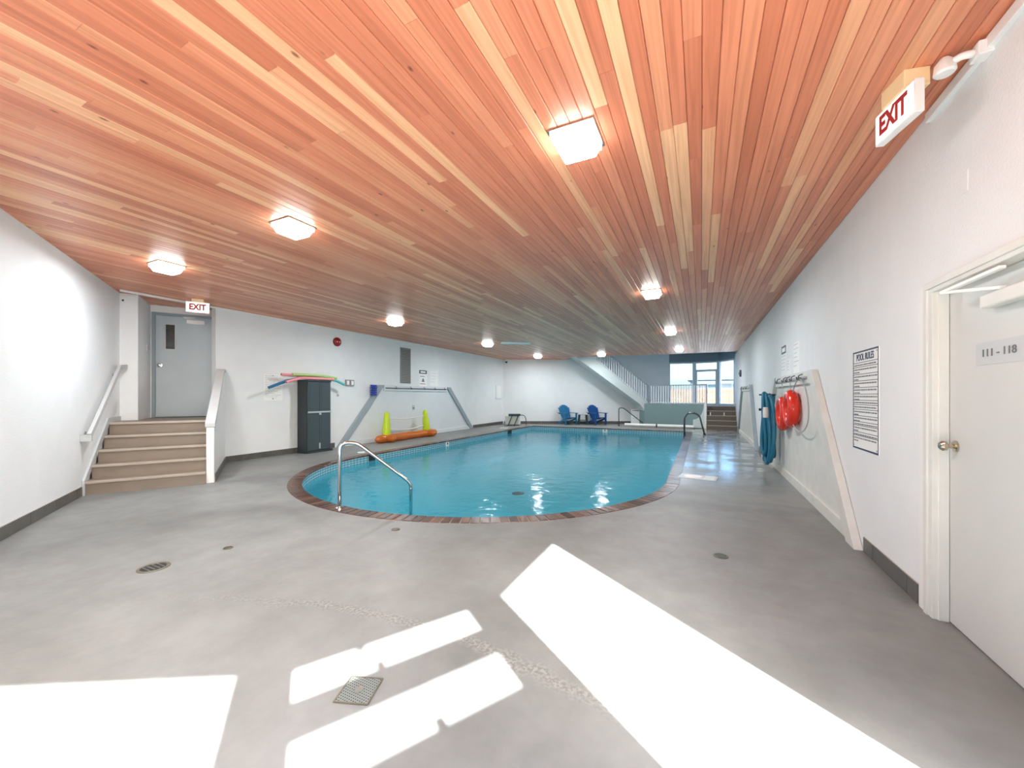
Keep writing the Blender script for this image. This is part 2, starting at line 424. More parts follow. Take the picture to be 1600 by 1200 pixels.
def copy_tree(o, parent=None):
    c = o.copy(); COL.objects.link(c)
    if parent is not None: c.parent = parent
    for ch in list(o.children): copy_tree(ch, c)
    return c

def struct(name, mb, mat, parent=None, **kw):
    o = obj(name, mb, mat, parent, **kw)
    if parent is None: o['kind'] = 'structure'
    return o

def text_mesh(txt, size, width=None, depth=0.001, bold=0.0):
    cu = bpy.data.curves.new('t', 'FONT'); cu.body = txt; cu.size = size; cu.align_x = 'CENTER'; cu.align_y = 'CENTER'
    cu.extrude = depth; cu.offset = bold
    to = bpy.data.objects.new('t', cu); COL.objects.link(to)
    me = bpy.data.meshes.new_from_object(to.evaluated_get(bpy.context.evaluated_depsgraph_get()))
    bpy.data.objects.remove(to)
    xs = [v.co.x for v in me.vertices]; k = 1.0
    if width: k = width / (max(xs) - min(xs))
    cx = (max(xs) + min(xs)) / 2
    mb = MB(); mb.add([((v.co.x - cx) * k, -v.co.z, v.co.y) for v in me.vertices], [tuple(p.vertices) for p in me.polygons])
    bpy.data.meshes.remove(me); bpy.data.curves.remove(cu)
    return mb

def shift(mb, dx, dy, dz):
    mb.v = [(x + dx, y + dy, z + dz) for x, y, z in mb.v]; return mb

def text(txt, size, mat, parent, at, width=None, bold=0.0, name='lettering'):
    return obj(name, shift(text_mesh(txt, size, width, bold=bold), *at), mat, parent)

# wall frames: local x runs to the right for someone facing the wall, local y into the wall
DL = Vector((-0.85107, 0.52505)); DP = Vector((0.52505, 0.85107)); P0 = Vector((-7.69, 2.257))
RZ_R, RZ_L, RZ_B = R(-90), R(90), TH
RZ_DL = math.atan2(DL.y, DL.x); RZ_DP = math.atan2(DP.y, DP.x)
XR, XL, HC = 1.30, -8.80, 3.17
DB = Vector((math.cos(TH), math.sin(TH))); NB = Vector((-math.sin(TH), math.cos(TH))); PB = Vector((-8.78, 17.15))
def on_right(y, z=0.0): return (XR, y, z)
def on_left(y, z=0.0): return (XL, y, z)
def lt(t, s=0.0, z=0.0): q = P0 + DL * t + DP * s; return (q.x, q.y, z)

def wall(name, p, q, z0, z1, mat='wall', thick=0.15, holes=()):
    """wall from p to q seen from the room with q on the right; the thickness lies behind the face"""
    p, q = Vector(p), Vector(q); L = (q - p).length
    mb = MB(); cuts = sorted({0.0, L, *[h[0] for h in holes], *[h[1] for h in holes]})
    for a, b in zip(cuts, cuts[1:]):
        hs = sorted([h for h in holes if h[0] <= a + 1e-6 and h[1] >= b - 1e-6], key=lambda h: h[2])
        z = z0
        for h in hs:
            if h[2] > z + 1e-6: mb.box((a, 0, z), (b, thick, h[2]))
            z = h[3]
        if z < z1 - 1e-6: mb.box((a, 0, z), (b, thick, z1))
    o = struct(name, mb, mat)
    d = q - p
    return place(o, (p.x, p.y, 0), math.atan2(d.y, d.x))

# ================================================================== THE SETTING
# ---- walls
ZT = 2.5                                            # head of the near windows
BAY = [Vector((1.30, 0.40)), Vector((0.62, -0.79)), Vector((-0.48, -1.42)), Vector((-1.74, -1.42))]
wall('wall_right', (XR, 20.2), (XR, 1.85), -0.2, 3.6, holes=[(20.2 - 3.36, 20.2 - 2.35, -0.2, 2.06)])
wall('wall_right_near', (XR, 1.85), (XR, 0.40), -0.2, 3.6, thick=0.05, holes=[(1.85 - 1.54, 1.85 - 0.44, 0.06, ZT)])
LB = (BAY[0] - BAY[1]).length
B_ROWS = [(ZT - 0.222, ZT), (ZT - 0.222 - 0.138 - 0.254, ZT - 0.222 - 0.138)]
wall('wall_bay_side', BAY[0], BAY[1], -0.2, 3.6, thick=0.05, holes=[(0.20, 1.20, a, b) for a, b in B_ROWS])
LC = (BAY[1] - BAY[2]).length
wall('wall_bay_rear', BAY[1], BAY[2], -0.2, 3.6, thick=0.05, holes=[(0.05, LC - 0.1, 0.06, ZT + 0.06)])
LD = (BAY[2] - BAY[3]).length
wall('wall_near', BAY[2], BAY[3], -0.2, 3.6, thick=0.05, holes=[(0.12, LD - 0.15, 0.06, ZT)])  # window opening out of view, added for extra daylight
CORN = P0 + DL * 1.665
wall('wall_left', BAY[3], CORN, -0.2, 3.6)
wall('wall_chase', lt(1.665)[:2], lt(1.665, 0.235)[:2], 0.0, 3.6, thick=0.9)
wall('wall_door_alcove', lt(2.56, 0.0)[:2], lt(2.56, 1.50)[:2], 0.0, 3.6, holes=[(0.27, 1.28, 0.0, 3.02)])
wall('wall_alcove_return', lt(2.56, 1.40)[:2], (XL - 0.02, 4.50), 0.0, 3.6, thick=0.02)
wall('wall_pool_side', (XL, 4.47), (XL, 17.4), -0.2, 3.6)
PBE = PB + DB * 8.16
wall('wall_back', PB - DB * 0.2, PBE, -0.2, 6.0, thick=0.15)

# ---- floor with the pool cut out
PCX, PCY, PR, PYF = -3.75, 6.70, 3.25, 16.50         # pool: semicircle of radius 3.25, straight sides, far edge
def pool_loop(r, yf, n=72):
    pts = [(PCX + r * math.cos(math.pi + math.pi * i / n), PCY + r * math.sin(math.pi + math.pi * i / n)) for i in range(n + 1)]
    return pts + [(PCX + r, yf), (PCX - r, yf)]
bm = bmesh.new()
def loop(pts, z):
    vs = [bm.verts.new((x, y, z)) for x, y in pts]
    return [bm.edges.new((vs[i], vs[(i + 1) % len(vs)])) for i in range(len(vs))]
ed = loop([(1.42, 21.3), (-10.4, 21.3), (-10.4, 3.6), (-1.78, -1.5), (-0.46, -1.5), (0.66, -0.86), (1.42, 0.4)], 0.0)
ed += loop(pool_loop(PR + 0.19, PYF + 0.19), 0.0)
bmesh.ops.triangle_fill(bm, use_beauty=True, use_dissolve=False, edges=ed)
for f in bm.faces:
    if f.normal.z < 0: f.normal_flip()
# drop triangles that fell inside the pool
for f in [f for f in bm.faces if (lambda c: (abs(c.x - PCX) < PR and PCY < c.y < PYF) or ((c.x - PCX) ** 2 + (c.y - PCY) ** 2 < (PR + 0.15) ** 2))(f.calc_center_median())]:
    bm.faces.remove(f)
floor = struct('floor', bm, 'floor')

# ---- ceiling: a dark backing with single boards under it
def ymin(x):
    if x < BAY[3].x: return P0.y + (x - P0.x) * DL.y / DL.x
    for a, b in ((BAY[2], BAY[3]), (BAY[1], BAY[2]), (BAY[0], BAY[1])):
        if b.x <= x <= a.x: return b.y + (x - b.x) * (a.y - b.y) / (a.x - b.x)
    return 0.4
OPEN = [(-6.02, 18.49), (-5.40, 17.36), (-4.05, 17.62), (-1.27, 18.02), (1.30, 18.06)]
def ymax(x):
    if x < XL: return lt(2.56)[1] + (x - lt(2.56)[0]) * DP.y / DP.x
    if x < OPEN[1][0]:
        return min(PB.y + (x - PB.x) * DB.y / DB.x, 1e9 if x < OPEN[0][0] else OPEN[0][1] + (x - OPEN[0][0]) * (OPEN[1][1] - OPEN[0][1]) / (OPEN[1][0] - OPEN[0][0]))
    for a, b in zip(OPEN[1:], OPEN[2:]):
        if a[0] <= x <= b[0]: return a[1] + (x - a[0]) * (b[1] - a[1]) / (b[0] - a[0])
    return 18.06
xs = [-9.9 + 0.2 * i for i in range(57)] + [1.30]
mb = MB()
for a, b in zip(xs, xs[1:]):
    mb.prism([(a, ymin(a)), (b, ymin(b)), (b, ymax(b - 1e-4)), (a, ymax(a + 1e-4))], HC + 0.022, HC + 0.06)
ceiling = struct('ceiling', mb, 'dark')

cTH, sTH = math.cos(TH), math.sin(TH)
def proj(x, y, z):
    X = x * cTH + y * sTH; Z = -x * sTH + y * cTH
    Z = max(Z, 0.05); return 800 + 610 * X / Z, 618.5 - 610 * (z - 1.38) / Z
def seen_area(x0, x1, y0, y1):
    tot = 0.0; n = 14; cx = (x0 + x1) / 2
    for i in range(n):
        y = y0 + (y1 - y0) * (i + .5) / n
        Z = -cx * sTH + y * cTH
        if Z < 0.3: continue
        u, v = proj(cx, y, HC)
        if 0 <= u <= 1600 and 0 <= v <= 1200: tot += (x1 - x0) * (y1 - y0) / n / Z ** 3
    return tot
PW = 0.0865
planks = []
x = XR
while x > -9.85:
    x0, x1 = x - PW, x; cx = (x0 + x1) / 2
    ya, yb = ymin(cx) - 0.06, ymax(cx) + 0.02
    y = ya - random.uniform(0, 2.0)
    while y < yb:
        L = random.choice((1.2, 1.8, 2.4, 2.4, 3.0, 3.6, 3.6)) * random.uniform(0.85, 1.1)
        a, b = max(y, ya), min(y + L, yb)
        if b - a > 0.05: planks.append((seen_area(x0, x1, a, b), x0, x1, a, b, random.random()))
        y += L
    x -= PW
planks.sort(key=lambda p: -p[0])
def plank_mesh(mb, x0, x1, a, b, z):
    g, c = 0.0010, 0.0045
    prof = [(x0 + g, z + 0.02), (x0 + g, z + c), (x0 + g + c, z), (x1 - g - c, z), (x1 - g, z + c), (x1 - g, z + 0.02)]
    n = 6
    mb.add([(px, a + 0.0006, pz) for px, pz in prof] + [(px, b - 0.0006, pz) for px, pz in prof],
           [(5, 4, 3, 2, 1, 0), (6, 7, 8, 9, 10, 11)] + [(i, i + 1, n + i + 1, n + i) for i in range(5)])
def set_tone(o, tones):
    at = o.data.attributes.new('tone', 'FLOAT', 'POINT')
    for i, d in enumerate(at.data): d.value = tones[i]
rest = MB(); rest_t = []
for k, (ar, x0, x1, a, b, tn) in enumerate(planks):
    z = HC + random.uniform(-0.0006, 0.0006)
    if k < 296:
        m = MB(); plank_mesh(m, x0, x1, a, b, z); o = obj('plank', m, 'wood', ceiling); set_tone(o, [tn] * 12)
    else:
        plank_mesh(rest, x0, x1, a, b, z); rest_t += [tn] * 12
o = obj('far_planks', rest, 'wood', ceiling, kind='stuff'); set_tone(o, rest_t)

# ---- stairwell above the opening
sw = [Vector(p) for p in OPEN] + [Vector((1.30, 21.4)), Vector((-1.5, 21.2))]
mb = MB()
def quad_wall(mb, p, q, z0, z1):
    mb.add([(p[0], p[1], z0), (q[0], q[1], z0), (q[0], q[1], z1), (p[0], p[1], z1)], [(0, 1, 2, 3)])
for a, b in zip(sw[:6], sw[1:6]): quad_wall(mb, a, b, HC - 0.005, 6.0)
struct('wall_stairwell', mb, 'wall')
mb = MB().prism([(p.x, p.y) for p in [Vector((-6.3, 18.2))] + sw[1:]], 6.0, 6.1)
struct('ceiling_stairwell', mb, 'wall')

o = struct('wall_stairwell_back', MB().box((3.0, -0.012, 1.0), (8.16, 0, 6.0)), 'stair_w'); place(o, (PB.x, PB.y, 0), TH)  # panel over the back wall, the stairwell's shade put into its colour
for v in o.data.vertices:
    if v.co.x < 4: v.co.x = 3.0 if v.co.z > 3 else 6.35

# ---- far glazing on the landing
FW = [Vector((-1.46, 20.75)), Vector((-0.31, 20.97)), Vector((0.72, 20.70)), Vector((1.34, 19.45))]
wn = 0
for i in range(3):
    p, q = FW[i], FW[i + 1]; L = (q - p).length; a = math.atan2((q - p).y, (q - p).x)
    o = struct('wall_below_glazing', MB().box((0, 0, 0.0), (L, 0.12, 0.95)), 'wall'); place(o, (p.x, p.y, 0), a)
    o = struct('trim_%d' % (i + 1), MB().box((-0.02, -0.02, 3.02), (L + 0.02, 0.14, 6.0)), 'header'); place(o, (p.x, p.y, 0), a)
    wn += 1
    e = bpy.data.objects.new('window_%d' % wn, None); COL.objects.link(e); e['kind'] = 'structure'; place(e, (p.x, p.y, 0), a)
    f = 0.075
    fr = MB().box((0, 0, 0.95), (f, 0.09, 3.02)).box((L - f, 0, 0.95), (L, 0.09, 3.02)).box((f, 0, 0.95), (L - f, 0.09, 1.02)).box((f, 0, 2.95), (L - f, 0.09, 3.02))
    if i == 1: fr.box((f, 0, 2.54), (L - f, 0.09, 2.64)).box((f + 0.0, -0.02, 1.02), (f + 0.05, 0.07, 2.54)).box((L - f - 0.05, -0.02, 1.02), (L - f, 0.07, 2.54))
    obj('window_frame', fr, 'winframe', e)
    rows = [(1.02, 2.54), (2.64, 2.95)] if i == 1 else [(1.02, 2.95)]
    for z0, z1 in rows: obj('pane', MB().box((f, 0.04, z0), (L - f, 0.048, z1)), 'tinted', e)

# ---- near glazing (behind the camera): frames and panes in the openings
def near_window(n, p, q, s0, s1, rows):
    p, q = Vector(p), Vector(q); a = math.atan2((q - p).y, (q - p).x)
    e = bpy.data.objects.new('window_%d' % n, None); COL.objects.link(e); e['kind'] = 'structure'; place(e, (p.x, p.y, 0), a)
    fr = MB(); f = 0.010
    for z0, z1 in rows:
        fr.box((s0, 0.005, z0), (s0 + f, 0.045, z1)).box((s1 - f, 0.005, z0), (s1, 0.045, z1)).box((s0, 0.005, z0), (s1, 0.045, z0 + f)).box((s0, 0.005, z1 - f), (s1, 0.045, z1))
    if n == 5:
        for sx, z0, z1 in ((0.87, rows[0][1] - 0.035, rows[0][1]), (0.79, rows[0][0], rows[0][0] + 0.05), (0.62, rows[1][0], rows[1][0] + 0.05)): fr.box((sx - 0.02, 0.0, z0), (sx + 0.02, 0.045, z1))
    obj('window_frame', fr, 'winframe', e)
    for z0, z1 in rows: obj('pane', MB().box((s0 + f, 0.02, z0 + f), (s1 - f, 0.026, z1 - f)), 'glass', e)
near_window(4, (XR, 1.85), (XR, 0.40), 1.85 - 1.54, 1.85 - 0.44, [(0.06, ZT)])
near_window(5, BAY[0], BAY[1], 0.20, 1.20, B_ROWS)
near_window(6, BAY[1], BAY[2], 0.05, LC - 0.1, [(0.06, ZT + 0.06)])
near_window(7, BAY[2], BAY[3], 0.12, LD - 0.15, [(0.06, ZT)])  # unseen window, added to brighten the room with more daylight

# ---- outside
gm = MB()
for a, b in (((-60, -60, -0.3), (60, -1.75, -0.16)), ((1.75, -1.75, -0.3), (60, 20.0, -0.16)), ((-60, -1.75, -0.3), (-12, 60, -0.16))): gm.box(a, b)
gm.box((-12, 21.6, -0.3), (60, 160, 0.80))
struct('floor_outside', gm, 'ground')

# ---- base tiles along the walls (each tile its own piece)
def baseboard(name, p, q, h=0.13, L=0.61, start=0.0, z=0.0):
    p, q = Vector(p), Vector(q); T = (q - p).length; a = math.atan2((q - p).y, (q - p).x)
    e = struct(name, MB().box((0, -0.006, z), (T, 0, z + h + 0.004)), 'grout'); place(e, (p.x, p.y, 0), a)
    s = start; me = None
    while s < T - 0.02:
        a0, a1 = max(s, 0) + 0.003, min(s + L, T) - 0.003
        if a1 - a0 > 0.01:
            obj('tile', MB().box((a0, -0.012, z + 0.004), (a1, 0, z + h)), 'base_tile', e)
        s += L
    return e
baseboard('baseboard_right', (XR, 4.47), (XR, 3.50), start=-0.4)
baseboard('baseboard_right_gap', (XR, 11.45), (XR, 10.60))
baseboard('baseboard_left', (P0 - DL * 5.6), (P0 - DL * 0.03), start=-0.11)
baseboard('baseboard_pool_side', (XL, 4.645), (XL, 7.3), start=-0.26)
baseboard('baseboard_pool_side_far', (XL, 14.3), (XL, 17.1))
baseboard('baseboard_back', PB + DB * 0.02, PB + DB * 6.9)
baseboard('baseboard_half_wall', lt(0.09, 1.452)[:2], lt(2.18, 1.452)[:2], start=-0.2)

# ---- white crown trims
def trim(name, p, q, z0, z1, t, mat='white'):
    p, q = Vector(p), Vector(q); T = (q - p).length
    return place(struct(name, MB().box((0, -t, z0), (T, 0, z1)), mat, bevel=0.004), (p.x, p.y, 0), math.atan2((q - p).y, (q - p).x))
al = lt(1.52)
trim('trim_4', (XL, 3.02), (XL, 16.9), HC - 0.035, HC, 0.03)
trim('trim_5', (XR, 3.36), (XR, 0.6), HC - 0.07, HC - 0.01, 0.03)

# ================================================================== THE POOL
pool = thing('swimming_pool', 'turquoise indoor swimming pool with a rounded near end and brown brick coping', 'pool', (PCX, PCY, 0))
def rel(pts): return [(x - PCX, y - PCY) for x, y in pts]
WL = -0.15
inner = rel(pool_loop(PR, PYF)); n = len(inner)
mb = MB(); prof_b = [(0.0, -0.19), (0.02, -0.55), (0.10, -0.78), (0.28, -0.93), (0.60, -1.01), (1.2, -1.04), (2.2, -1.05)]
for d, z in prof_b: mb.v += [(x, y, z) for x, y in rel(pool_loop(PR - d, PYF - d))]
for k in range(len(prof_b) - 1): mb.f += [(k * n + i, k * n + (i + 1) % n, (k + 1) * n + (i + 1) % n, (k + 1) * n + i) for i in range(n)]
mb.f.append(tuple(range((len(prof_b) - 1) * n, len(prof_b) * n)))
obj('basin', mb, 'basin', pool, smooth='auto')
# waterline tile band with running-length UVs
bm = bmesh.new(); uv = bm.loops.layers.uv.new('UVMap'); run = 0.0
ip = rel(pool_loop(PR + 0.001, PYF + 0.001)); 
for i in range(n):
    a, b = ip[i], ip[(i + 1) % n]; L = math.hypot(b[0] - a[0], b[1] - a[1])
    vs = [bm.verts.new((a[0], a[1], -0.02)), bm.verts.new((b[0], b[1], -0.02)), bm.verts.new((b[0], b[1], WL - 0.05)), bm.verts.new((a[0], a[1], WL - 0.05))]
    f = bm.faces.new(vs)
    for lp, c in zip(f.loops, ((run, 0.15), (run + L, 0.15), (run + L, -0.03), (run, -0.03))): lp[uv].uv = c
    run += L
obj('waterline_tiles', bm, 'tiles', pool)
obj('water', MB().add([(x, y, WL) for x, y in inner], [tuple(range(n))]), 'water', pool)
# entry steps under the near handrail
mb = MB()
for k, z in enumerate((-0.36, -0.62, -0.88)):
    r1 = PR - 0.02; r0 = PR - 0.35 * (k + 1); a0, a1 = R(238), R(292); m = 18
    ring = [(r1 * math.cos(a0 + (a1 - a0) * i / m), r1 * math.sin(a0 + (a1 - a0) * i / m)) for i in range(m + 1)]
    ring += [(r0 * math.cos(a1 - (a1 - a0) * i / m), r0 * math.sin(a1 - (a1 - a0) * i / m)) for i in range(m + 1)]
    mb.prism(ring, z - 0.26, z)
obj('entry_steps', mb, 'basin', pool)
# coping bed + single bricks
coping = obj('coping', MB(), 'mortar', pool)
cmb = MB(); o_, i_ = rel(pool_loop(PR + 0.19, PYF + 0.19)), rel(pool_loop(PR, PYF)); m = len(o_)
cmb.add([(x, y, -0.004) for x, y in o_] + [(x, y, -0.004) for x, y in i_] + [(x, y, -0.02) for x, y in i_],
        [(k, (k + 1) % m, m + (k + 1) % m, m + k) for k in range(m)] + [(m + k, m + (k + 1) % m, 2 * m + (k + 1) % m, 2 * m + k) for k in range(m)])
coping.data.from_pydata(cmb.v, [], cmb.f)
BW, BLN, GAP = 0.106, 0.205, 0.008
bricks = []
na = int(round(math.pi * (PR + 0.19) / (BW + 0.004)))
for k in range(na):
    a = math.pi + math.pi * (k + .5) / na; bricks.append((PCX + (PR + 0.0875) * math.cos(a), PCY + (PR + 0.0875) * math.sin(a), a, True))
ns = int((PYF - PCY) / BW)
for k in range(ns):
    y = PCY + (PYF - PCY) * (k + .5) / ns
    bricks.append((PCX + PR + 0.0875, y, 0.0, False)); bricks.append((PCX - PR - 0.0875, y, math.pi, False))
nb = int((2 * PR) / BW)
for k in range(nb): bricks.append((PCX - PR + 2 * PR * (k + .5) / nb, PYF + 0.0875, math.pi / 2, False))
def brick_mesh(mb, taper, ox=0, oy=0, rot=0.0):
    h = BW / 2 - GAP / 2; wi, wo = (h * 0.965, h) if taper else (h, h); c = 0.005
    lo = [(-BLN / 2, -wi), (BLN / 2, -wo), (BLN / 2, wo), (-BLN / 2, wi)]
    vs = [(x, y, -0.028) for x, y in lo] + [(x, y, 0.0) for x, y in lo] + [(x - c * (1 if x > 0 else -1), y - c * (1 if y > 0 else -1), 0.006) for x, y in lo]
    cr, sr = math.cos(rot), math.sin(rot)
    vs = [(ox + x * cr - y * sr, oy + x * sr + y * cr, z) for x, y, z in vs]
    mb.add(vs, [(3, 2, 1, 0), (8, 9, 10, 11)] + [(i, (i + 1) % 4, 4 + (i + 1) % 4, 4 + i) for i in range(4)] + [(4 + i, 4 + (i + 1) % 4, 8 + (i + 1) % 4, 8 + i) for i in range(4)])
protos = {}
for taper in (True, False):
    for mt in ('brick', 'brick2', 'brick3'):
        m_ = MB(); brick_mesh(m_, taper); me = bpy.data.meshes.new('brick'); me.from_pydata(m_.v, [], m_.f); me.materials.append(MT[mt]); protos[(taper, mt)] = me
bricks.sort(key=lambda b: (-b[0] * sTH + b[1] * cTH))
far_b = MB()
for k, (x, y, a, tp) in enumerate(bricks):
    if k < 296:
        o = bpy.data.objects.new('brick', protos[(tp, random.choice(('brick', 'brick', 'brick2', 'brick3')))]); COL.objects.link(o)
        o.parent = coping; o.location = (x - PCX, y - PCY, random.uniform(-0.001, 0.001)); o.rotation_euler = (0, 0, a)
    else:
        brick_mesh(far_b, tp, x - PCX, y - PCY, a)
obj('far_bricks', far_b, 'brick', coping, kind='stuff')
# depth markers, skimmers and main drain
def marker(loc, rz, mat, txt=None, w=0.15):
    e = obj('depth_marker', MB().box((-w / 2, -0.008, -0.075), (w / 2, 0.0, 0.075)), mat, pool)
    place(e, (loc[0] - PCX, loc[1] - PCY, loc[2]), rz)
    if txt: text(txt, 0.13, 'black', e, (0, -0.010, 0), bold=0.002)
marker((-7.0, 9.89, -0.09), RZ_L, 'paper', '4', 0.17)
marker((-3.66, 16.5, -0.09), 0.0, 'paper', '9', 0.2)
for y, w_ in ((6.85, 0.2), (14.2, 0.34)):
    e = obj('skimmer', MB().box((-w_ / 2, -0.012, -0.07), (w_ / 2, 0.0, 0.06)), 'black', pool); place(e, (-7.0 - PCX, y - PCY, -0.08), RZ_L)
obj('main_drain', MB().lathe([(0.0, 0), (0.16, 0), (0.16, 0.012), (0.0, 0.02)], 20, c=(-0.35, 2.1, -1.05)), 'pad', pool)

# ================================================================== HANDRAILS
def rail_thing(label, pts, r, flange, mat='chrome', n=12, rr=0.11, name='pool_handrail'):
    base = pts[0]; t = thing(name, label, 'handrail', (base[0], base[1], 0.0))
    p = [(x - base[0], y - base[1], z) for x, y, z in pts]
    obj('tube', MB().tube(smooth_path(p, rr, 7), r, n), mat, t, smooth=True)
    for fx, fy, fz in flange:
        obj('flange', MB().lathe([(r + 0.028, 0), (r + 0.028, 0.012), (r + 0.012, 0.026), (r, 0.03)], 20, c=(fx - base[0], fy - base[1], fz)), mat, t, smooth='auto')
    return t
rail_thing('bent chrome handrail rising from the rounded near end of the pool', [(-3.98, 3.375, 0.005), (-3.98, 3.375, 0.80), (-3.86, 3.525, 0.80), (-3.47, 4.01, 0.27), (-3.443, 4.045, 0.2), (-3.443, 4.045, -0.6)], 0.022, [(-3.98, 3.375, 0.005)], rr=0.13)
rail_thing('thin grey pool handrail at the far end beside the white base strip', [(-3.40, 18.20, 0.0), (-3.40, 18.20, 0.83), (-3.22, 18.29, 0.83), (-2.42, 18.60, 0.16), (-2.38, 18.62, 0.10), (-2.38, 18.62, 0.0)], 0.021, [(-3.40, 18.20, 0.0), (-2.38, 18.62, 0.0)], 'dsteel', 8)
t = thing('pool_ladder', 'curved steel grab rails of the pool ladder at the far right corner', 'ladder', (-0.2, 15.3, 0))
for dy in (0.0, 0.48):
    pts = [(0.30, dy, 0.0), (0.14, dy, 0.66), (-0.02, dy, 0.76), (-0.24, dy, 0.76), (-0.36, dy, 0.58), (-0.36, dy, -0.9)]
    g = obj('grab_rail', MB().tube(smooth_path(pts, 0.14, 7), 0.024, 10), 'dsteel', t, smooth=True)
    obj('flange', MB().lathe([(0.05, 0), (0.05, 0.012), (0.026, 0.03)], 16, c=(0.30, dy, 0.0)), 'dsteel', g, smooth='auto')
for z in (-0.3, -0.6): obj('rung', MB().box((-0.40, 0.0, z), (-0.32, 0.48, z + 0.03)), 'dsteel', t)

# ================================================================== LEFT STAIRS AND DOOR
RISE, TREAD, SW_ = 0.19, 0.25, 1.35
st = thing('staircase', 'short brown five-step staircase up to the blue-grey exit door', 'stairs', lt(0), RZ_DL)
# local x along DL (up the flight), local y = -DP, so the flight lies at negative y
for k in range(5):
    x0 = TREAD * k; x1 = x0 + TREAD + 0.02 if k < 4 else 2.56
    s_ = obj('step', MB().box((x0, -SW_, RISE * k if k else 0.0), (x1, -0.03, RISE * (k + 1) - 0.03)).box((x0 - 0.012, -SW_, RISE * (k + 1) - 0.03), (x1, -0.03, RISE * (k + 1))), 'step', st)
    obj('nosing', MB().box((x0 - 0.022, -SW_, RISE * (k + 1) - 0.034), (x0 + 0.04, -0.03, RISE * (k + 1) + 0.003)), 'nosing', s_, bevel=0.006)
obj('skirt_board', MB().plate([(-0.03, 0.0), (0.0, 0.0), (0.0, 0.12), (1.02, 0.92), (1.60, 0.95), (1.60, 1.03), (0.96, 1.03), (-0.03, 0.21)], -0.032, -0.002), 'grey_trim', st, bevel=0.004)
hw = thing('half_wall', 'white sloping half wall with a grey cap along the right of the stairs', 'half wall', lt(0.07, SW_), RZ_DL)
obj('body', MB().plate([(0, 0), (2.12, 0), (2.12, 1.86), (1.78, 1.86), (0.0, 0.90)], -0.095, -0.005), 'white', hw)
obj('cap', MB().plate([(-0.03, 0.885), (0.0, 0.87), (1.78, 1.855), (2.12, 1.855), (2.12, 1.91), (1.76, 1.91), (-0.03, 0.95)], -0.115, 0.015), 'grey_trim', hw, bevel=0.006)
obj('upper_panel', MB().plate([(0.02, 0.86), (0.16, 0.80), (0.9, 1.02), (0.9, 0.95), (1.25, 0.95), (1.25, 1.50)], -0.108, -0.095), 'white', hw)
obj('corner_post', MB().box((-0.02, -0.10, 0), (0.03, 0.0, 0.9)), 'white', hw, bevel=0.004)
hr = thing('stair_handrail', 'pale grey wooden handrail on the white wall beside the stairs', 'handrail', lt(0), RZ_DL)
obj('rail', MB().bar((-0.07, -0.09, 0.83), (1.29, -0.09, 1.86), 0.045, 0.075).bar((1.25, -0.09, 1.855), (1.62, -0.09, 1.885), 0.045, 0.075), 'grey_trim', hr, bevel=0.006)
obj('end_return', MB().bar((-0.05, -0.11, 0.80), (-0.05, 0.0, 0.80), 0.05, 0.09), 'grey_trim', hr)
for x_, z_ in ((0.1, 0.92), (1.30, 1.80)):
    obj('bracket', MB().tube([(x_, 0.0, z_ - 0.07), (x_, -0.06, z_ - 0.07), (x_, -0.09, z_ - 0.02)], 0.012, 8).lathe([(0.03, -0.01), (0.03, 0.0)], 12, c=(x_, 0, z_ - 0.07), axis='y'), 'steel', hr)

def door_frame(w_, h, d0, d1, f):
    return MB().box((-f, d0, 0), (0, d1, h + f)).box((w_, d0, 0), (w_ + f, d1, h + f)).box((0, d0, h), (w_, d1, h + f))
dr = bpy.data.objects.new('door_1', None); COL.objects.link(dr); dr['kind'] = 'structure'
q = lt(2.56, 0.31); place(dr, (q[0], q[1], 0.95), RZ_DP)
obj('door_frame', door_frame(0.93, 2.03, -0.03, 0.10, 0.055), 'door2f', dr, bevel=0.004)
leaf = MB()
for a, b in (((0, 0.02, 0.01), (0.15, 0.065, 2.03)), ((0.29, 0.02, 0.01), (0.93, 0.065, 2.03)), ((0.15, 0.02, 0.01), (0.29, 0.065, 1.37)), ((0.15, 0.02, 1.86), (0.29, 0.065, 2.03))): leaf.box(a, b)
lf = obj('leaf', leaf, 'door2', dr)
obj('vision_frame', MB().box((0.135, 0.008, 1.355), (0.15, 0.03, 1.875)).box((0.29, 0.008, 1.355), (0.305, 0.03, 1.875)).box((0.15, 0.008, 1.355), (0.29, 0.03, 1.37)).box((0.15, 0.008, 1.86), (0.29, 0.03, 1.875)), 'grey_trim', lf)
obj('vision_pane', MB().box((0.15, 0.04, 1.37), (0.29, 0.046, 1.86)), 'liteglass', lf)
KNOB = [(0.034, 0.0), (0.034, -0.008), (0.013, -0.012), (0.013, -0.035), (0.028, -0.044), (0.03, -0.06), (0.02, -0.072), (0.0, -0.074)]
obj('knob', MB().lathe(KNOB, 18, c=(0.065, 0.02, 1.04), axis='y'), 'chrome', lf, smooth='auto')
cl = obj('door_closer', MB().box((0.48, -0.04, 1.90), (0.77, 0.02, 1.98)), 'paper', lf, bevel=0.006)
obj('closer_arm', MB().bar((0.62, -0.03, 1.99), (0.42, -0.05, 2.02), 0.02, 0.012).bar((0.42, -0.05, 2.02), (0.72, -0.01, 2.045), 0.02, 0.012), 'steel', cl)
obj('threshold', MB().box((0, -0.03, 0), (0.93, 0.1, 0.008)), 'black', dr)
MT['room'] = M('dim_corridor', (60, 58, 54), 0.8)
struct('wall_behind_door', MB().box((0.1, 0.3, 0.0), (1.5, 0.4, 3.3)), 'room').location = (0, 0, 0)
place(bpy.data.objects['wall_behind_door'], lt(2.56), RZ_DP)

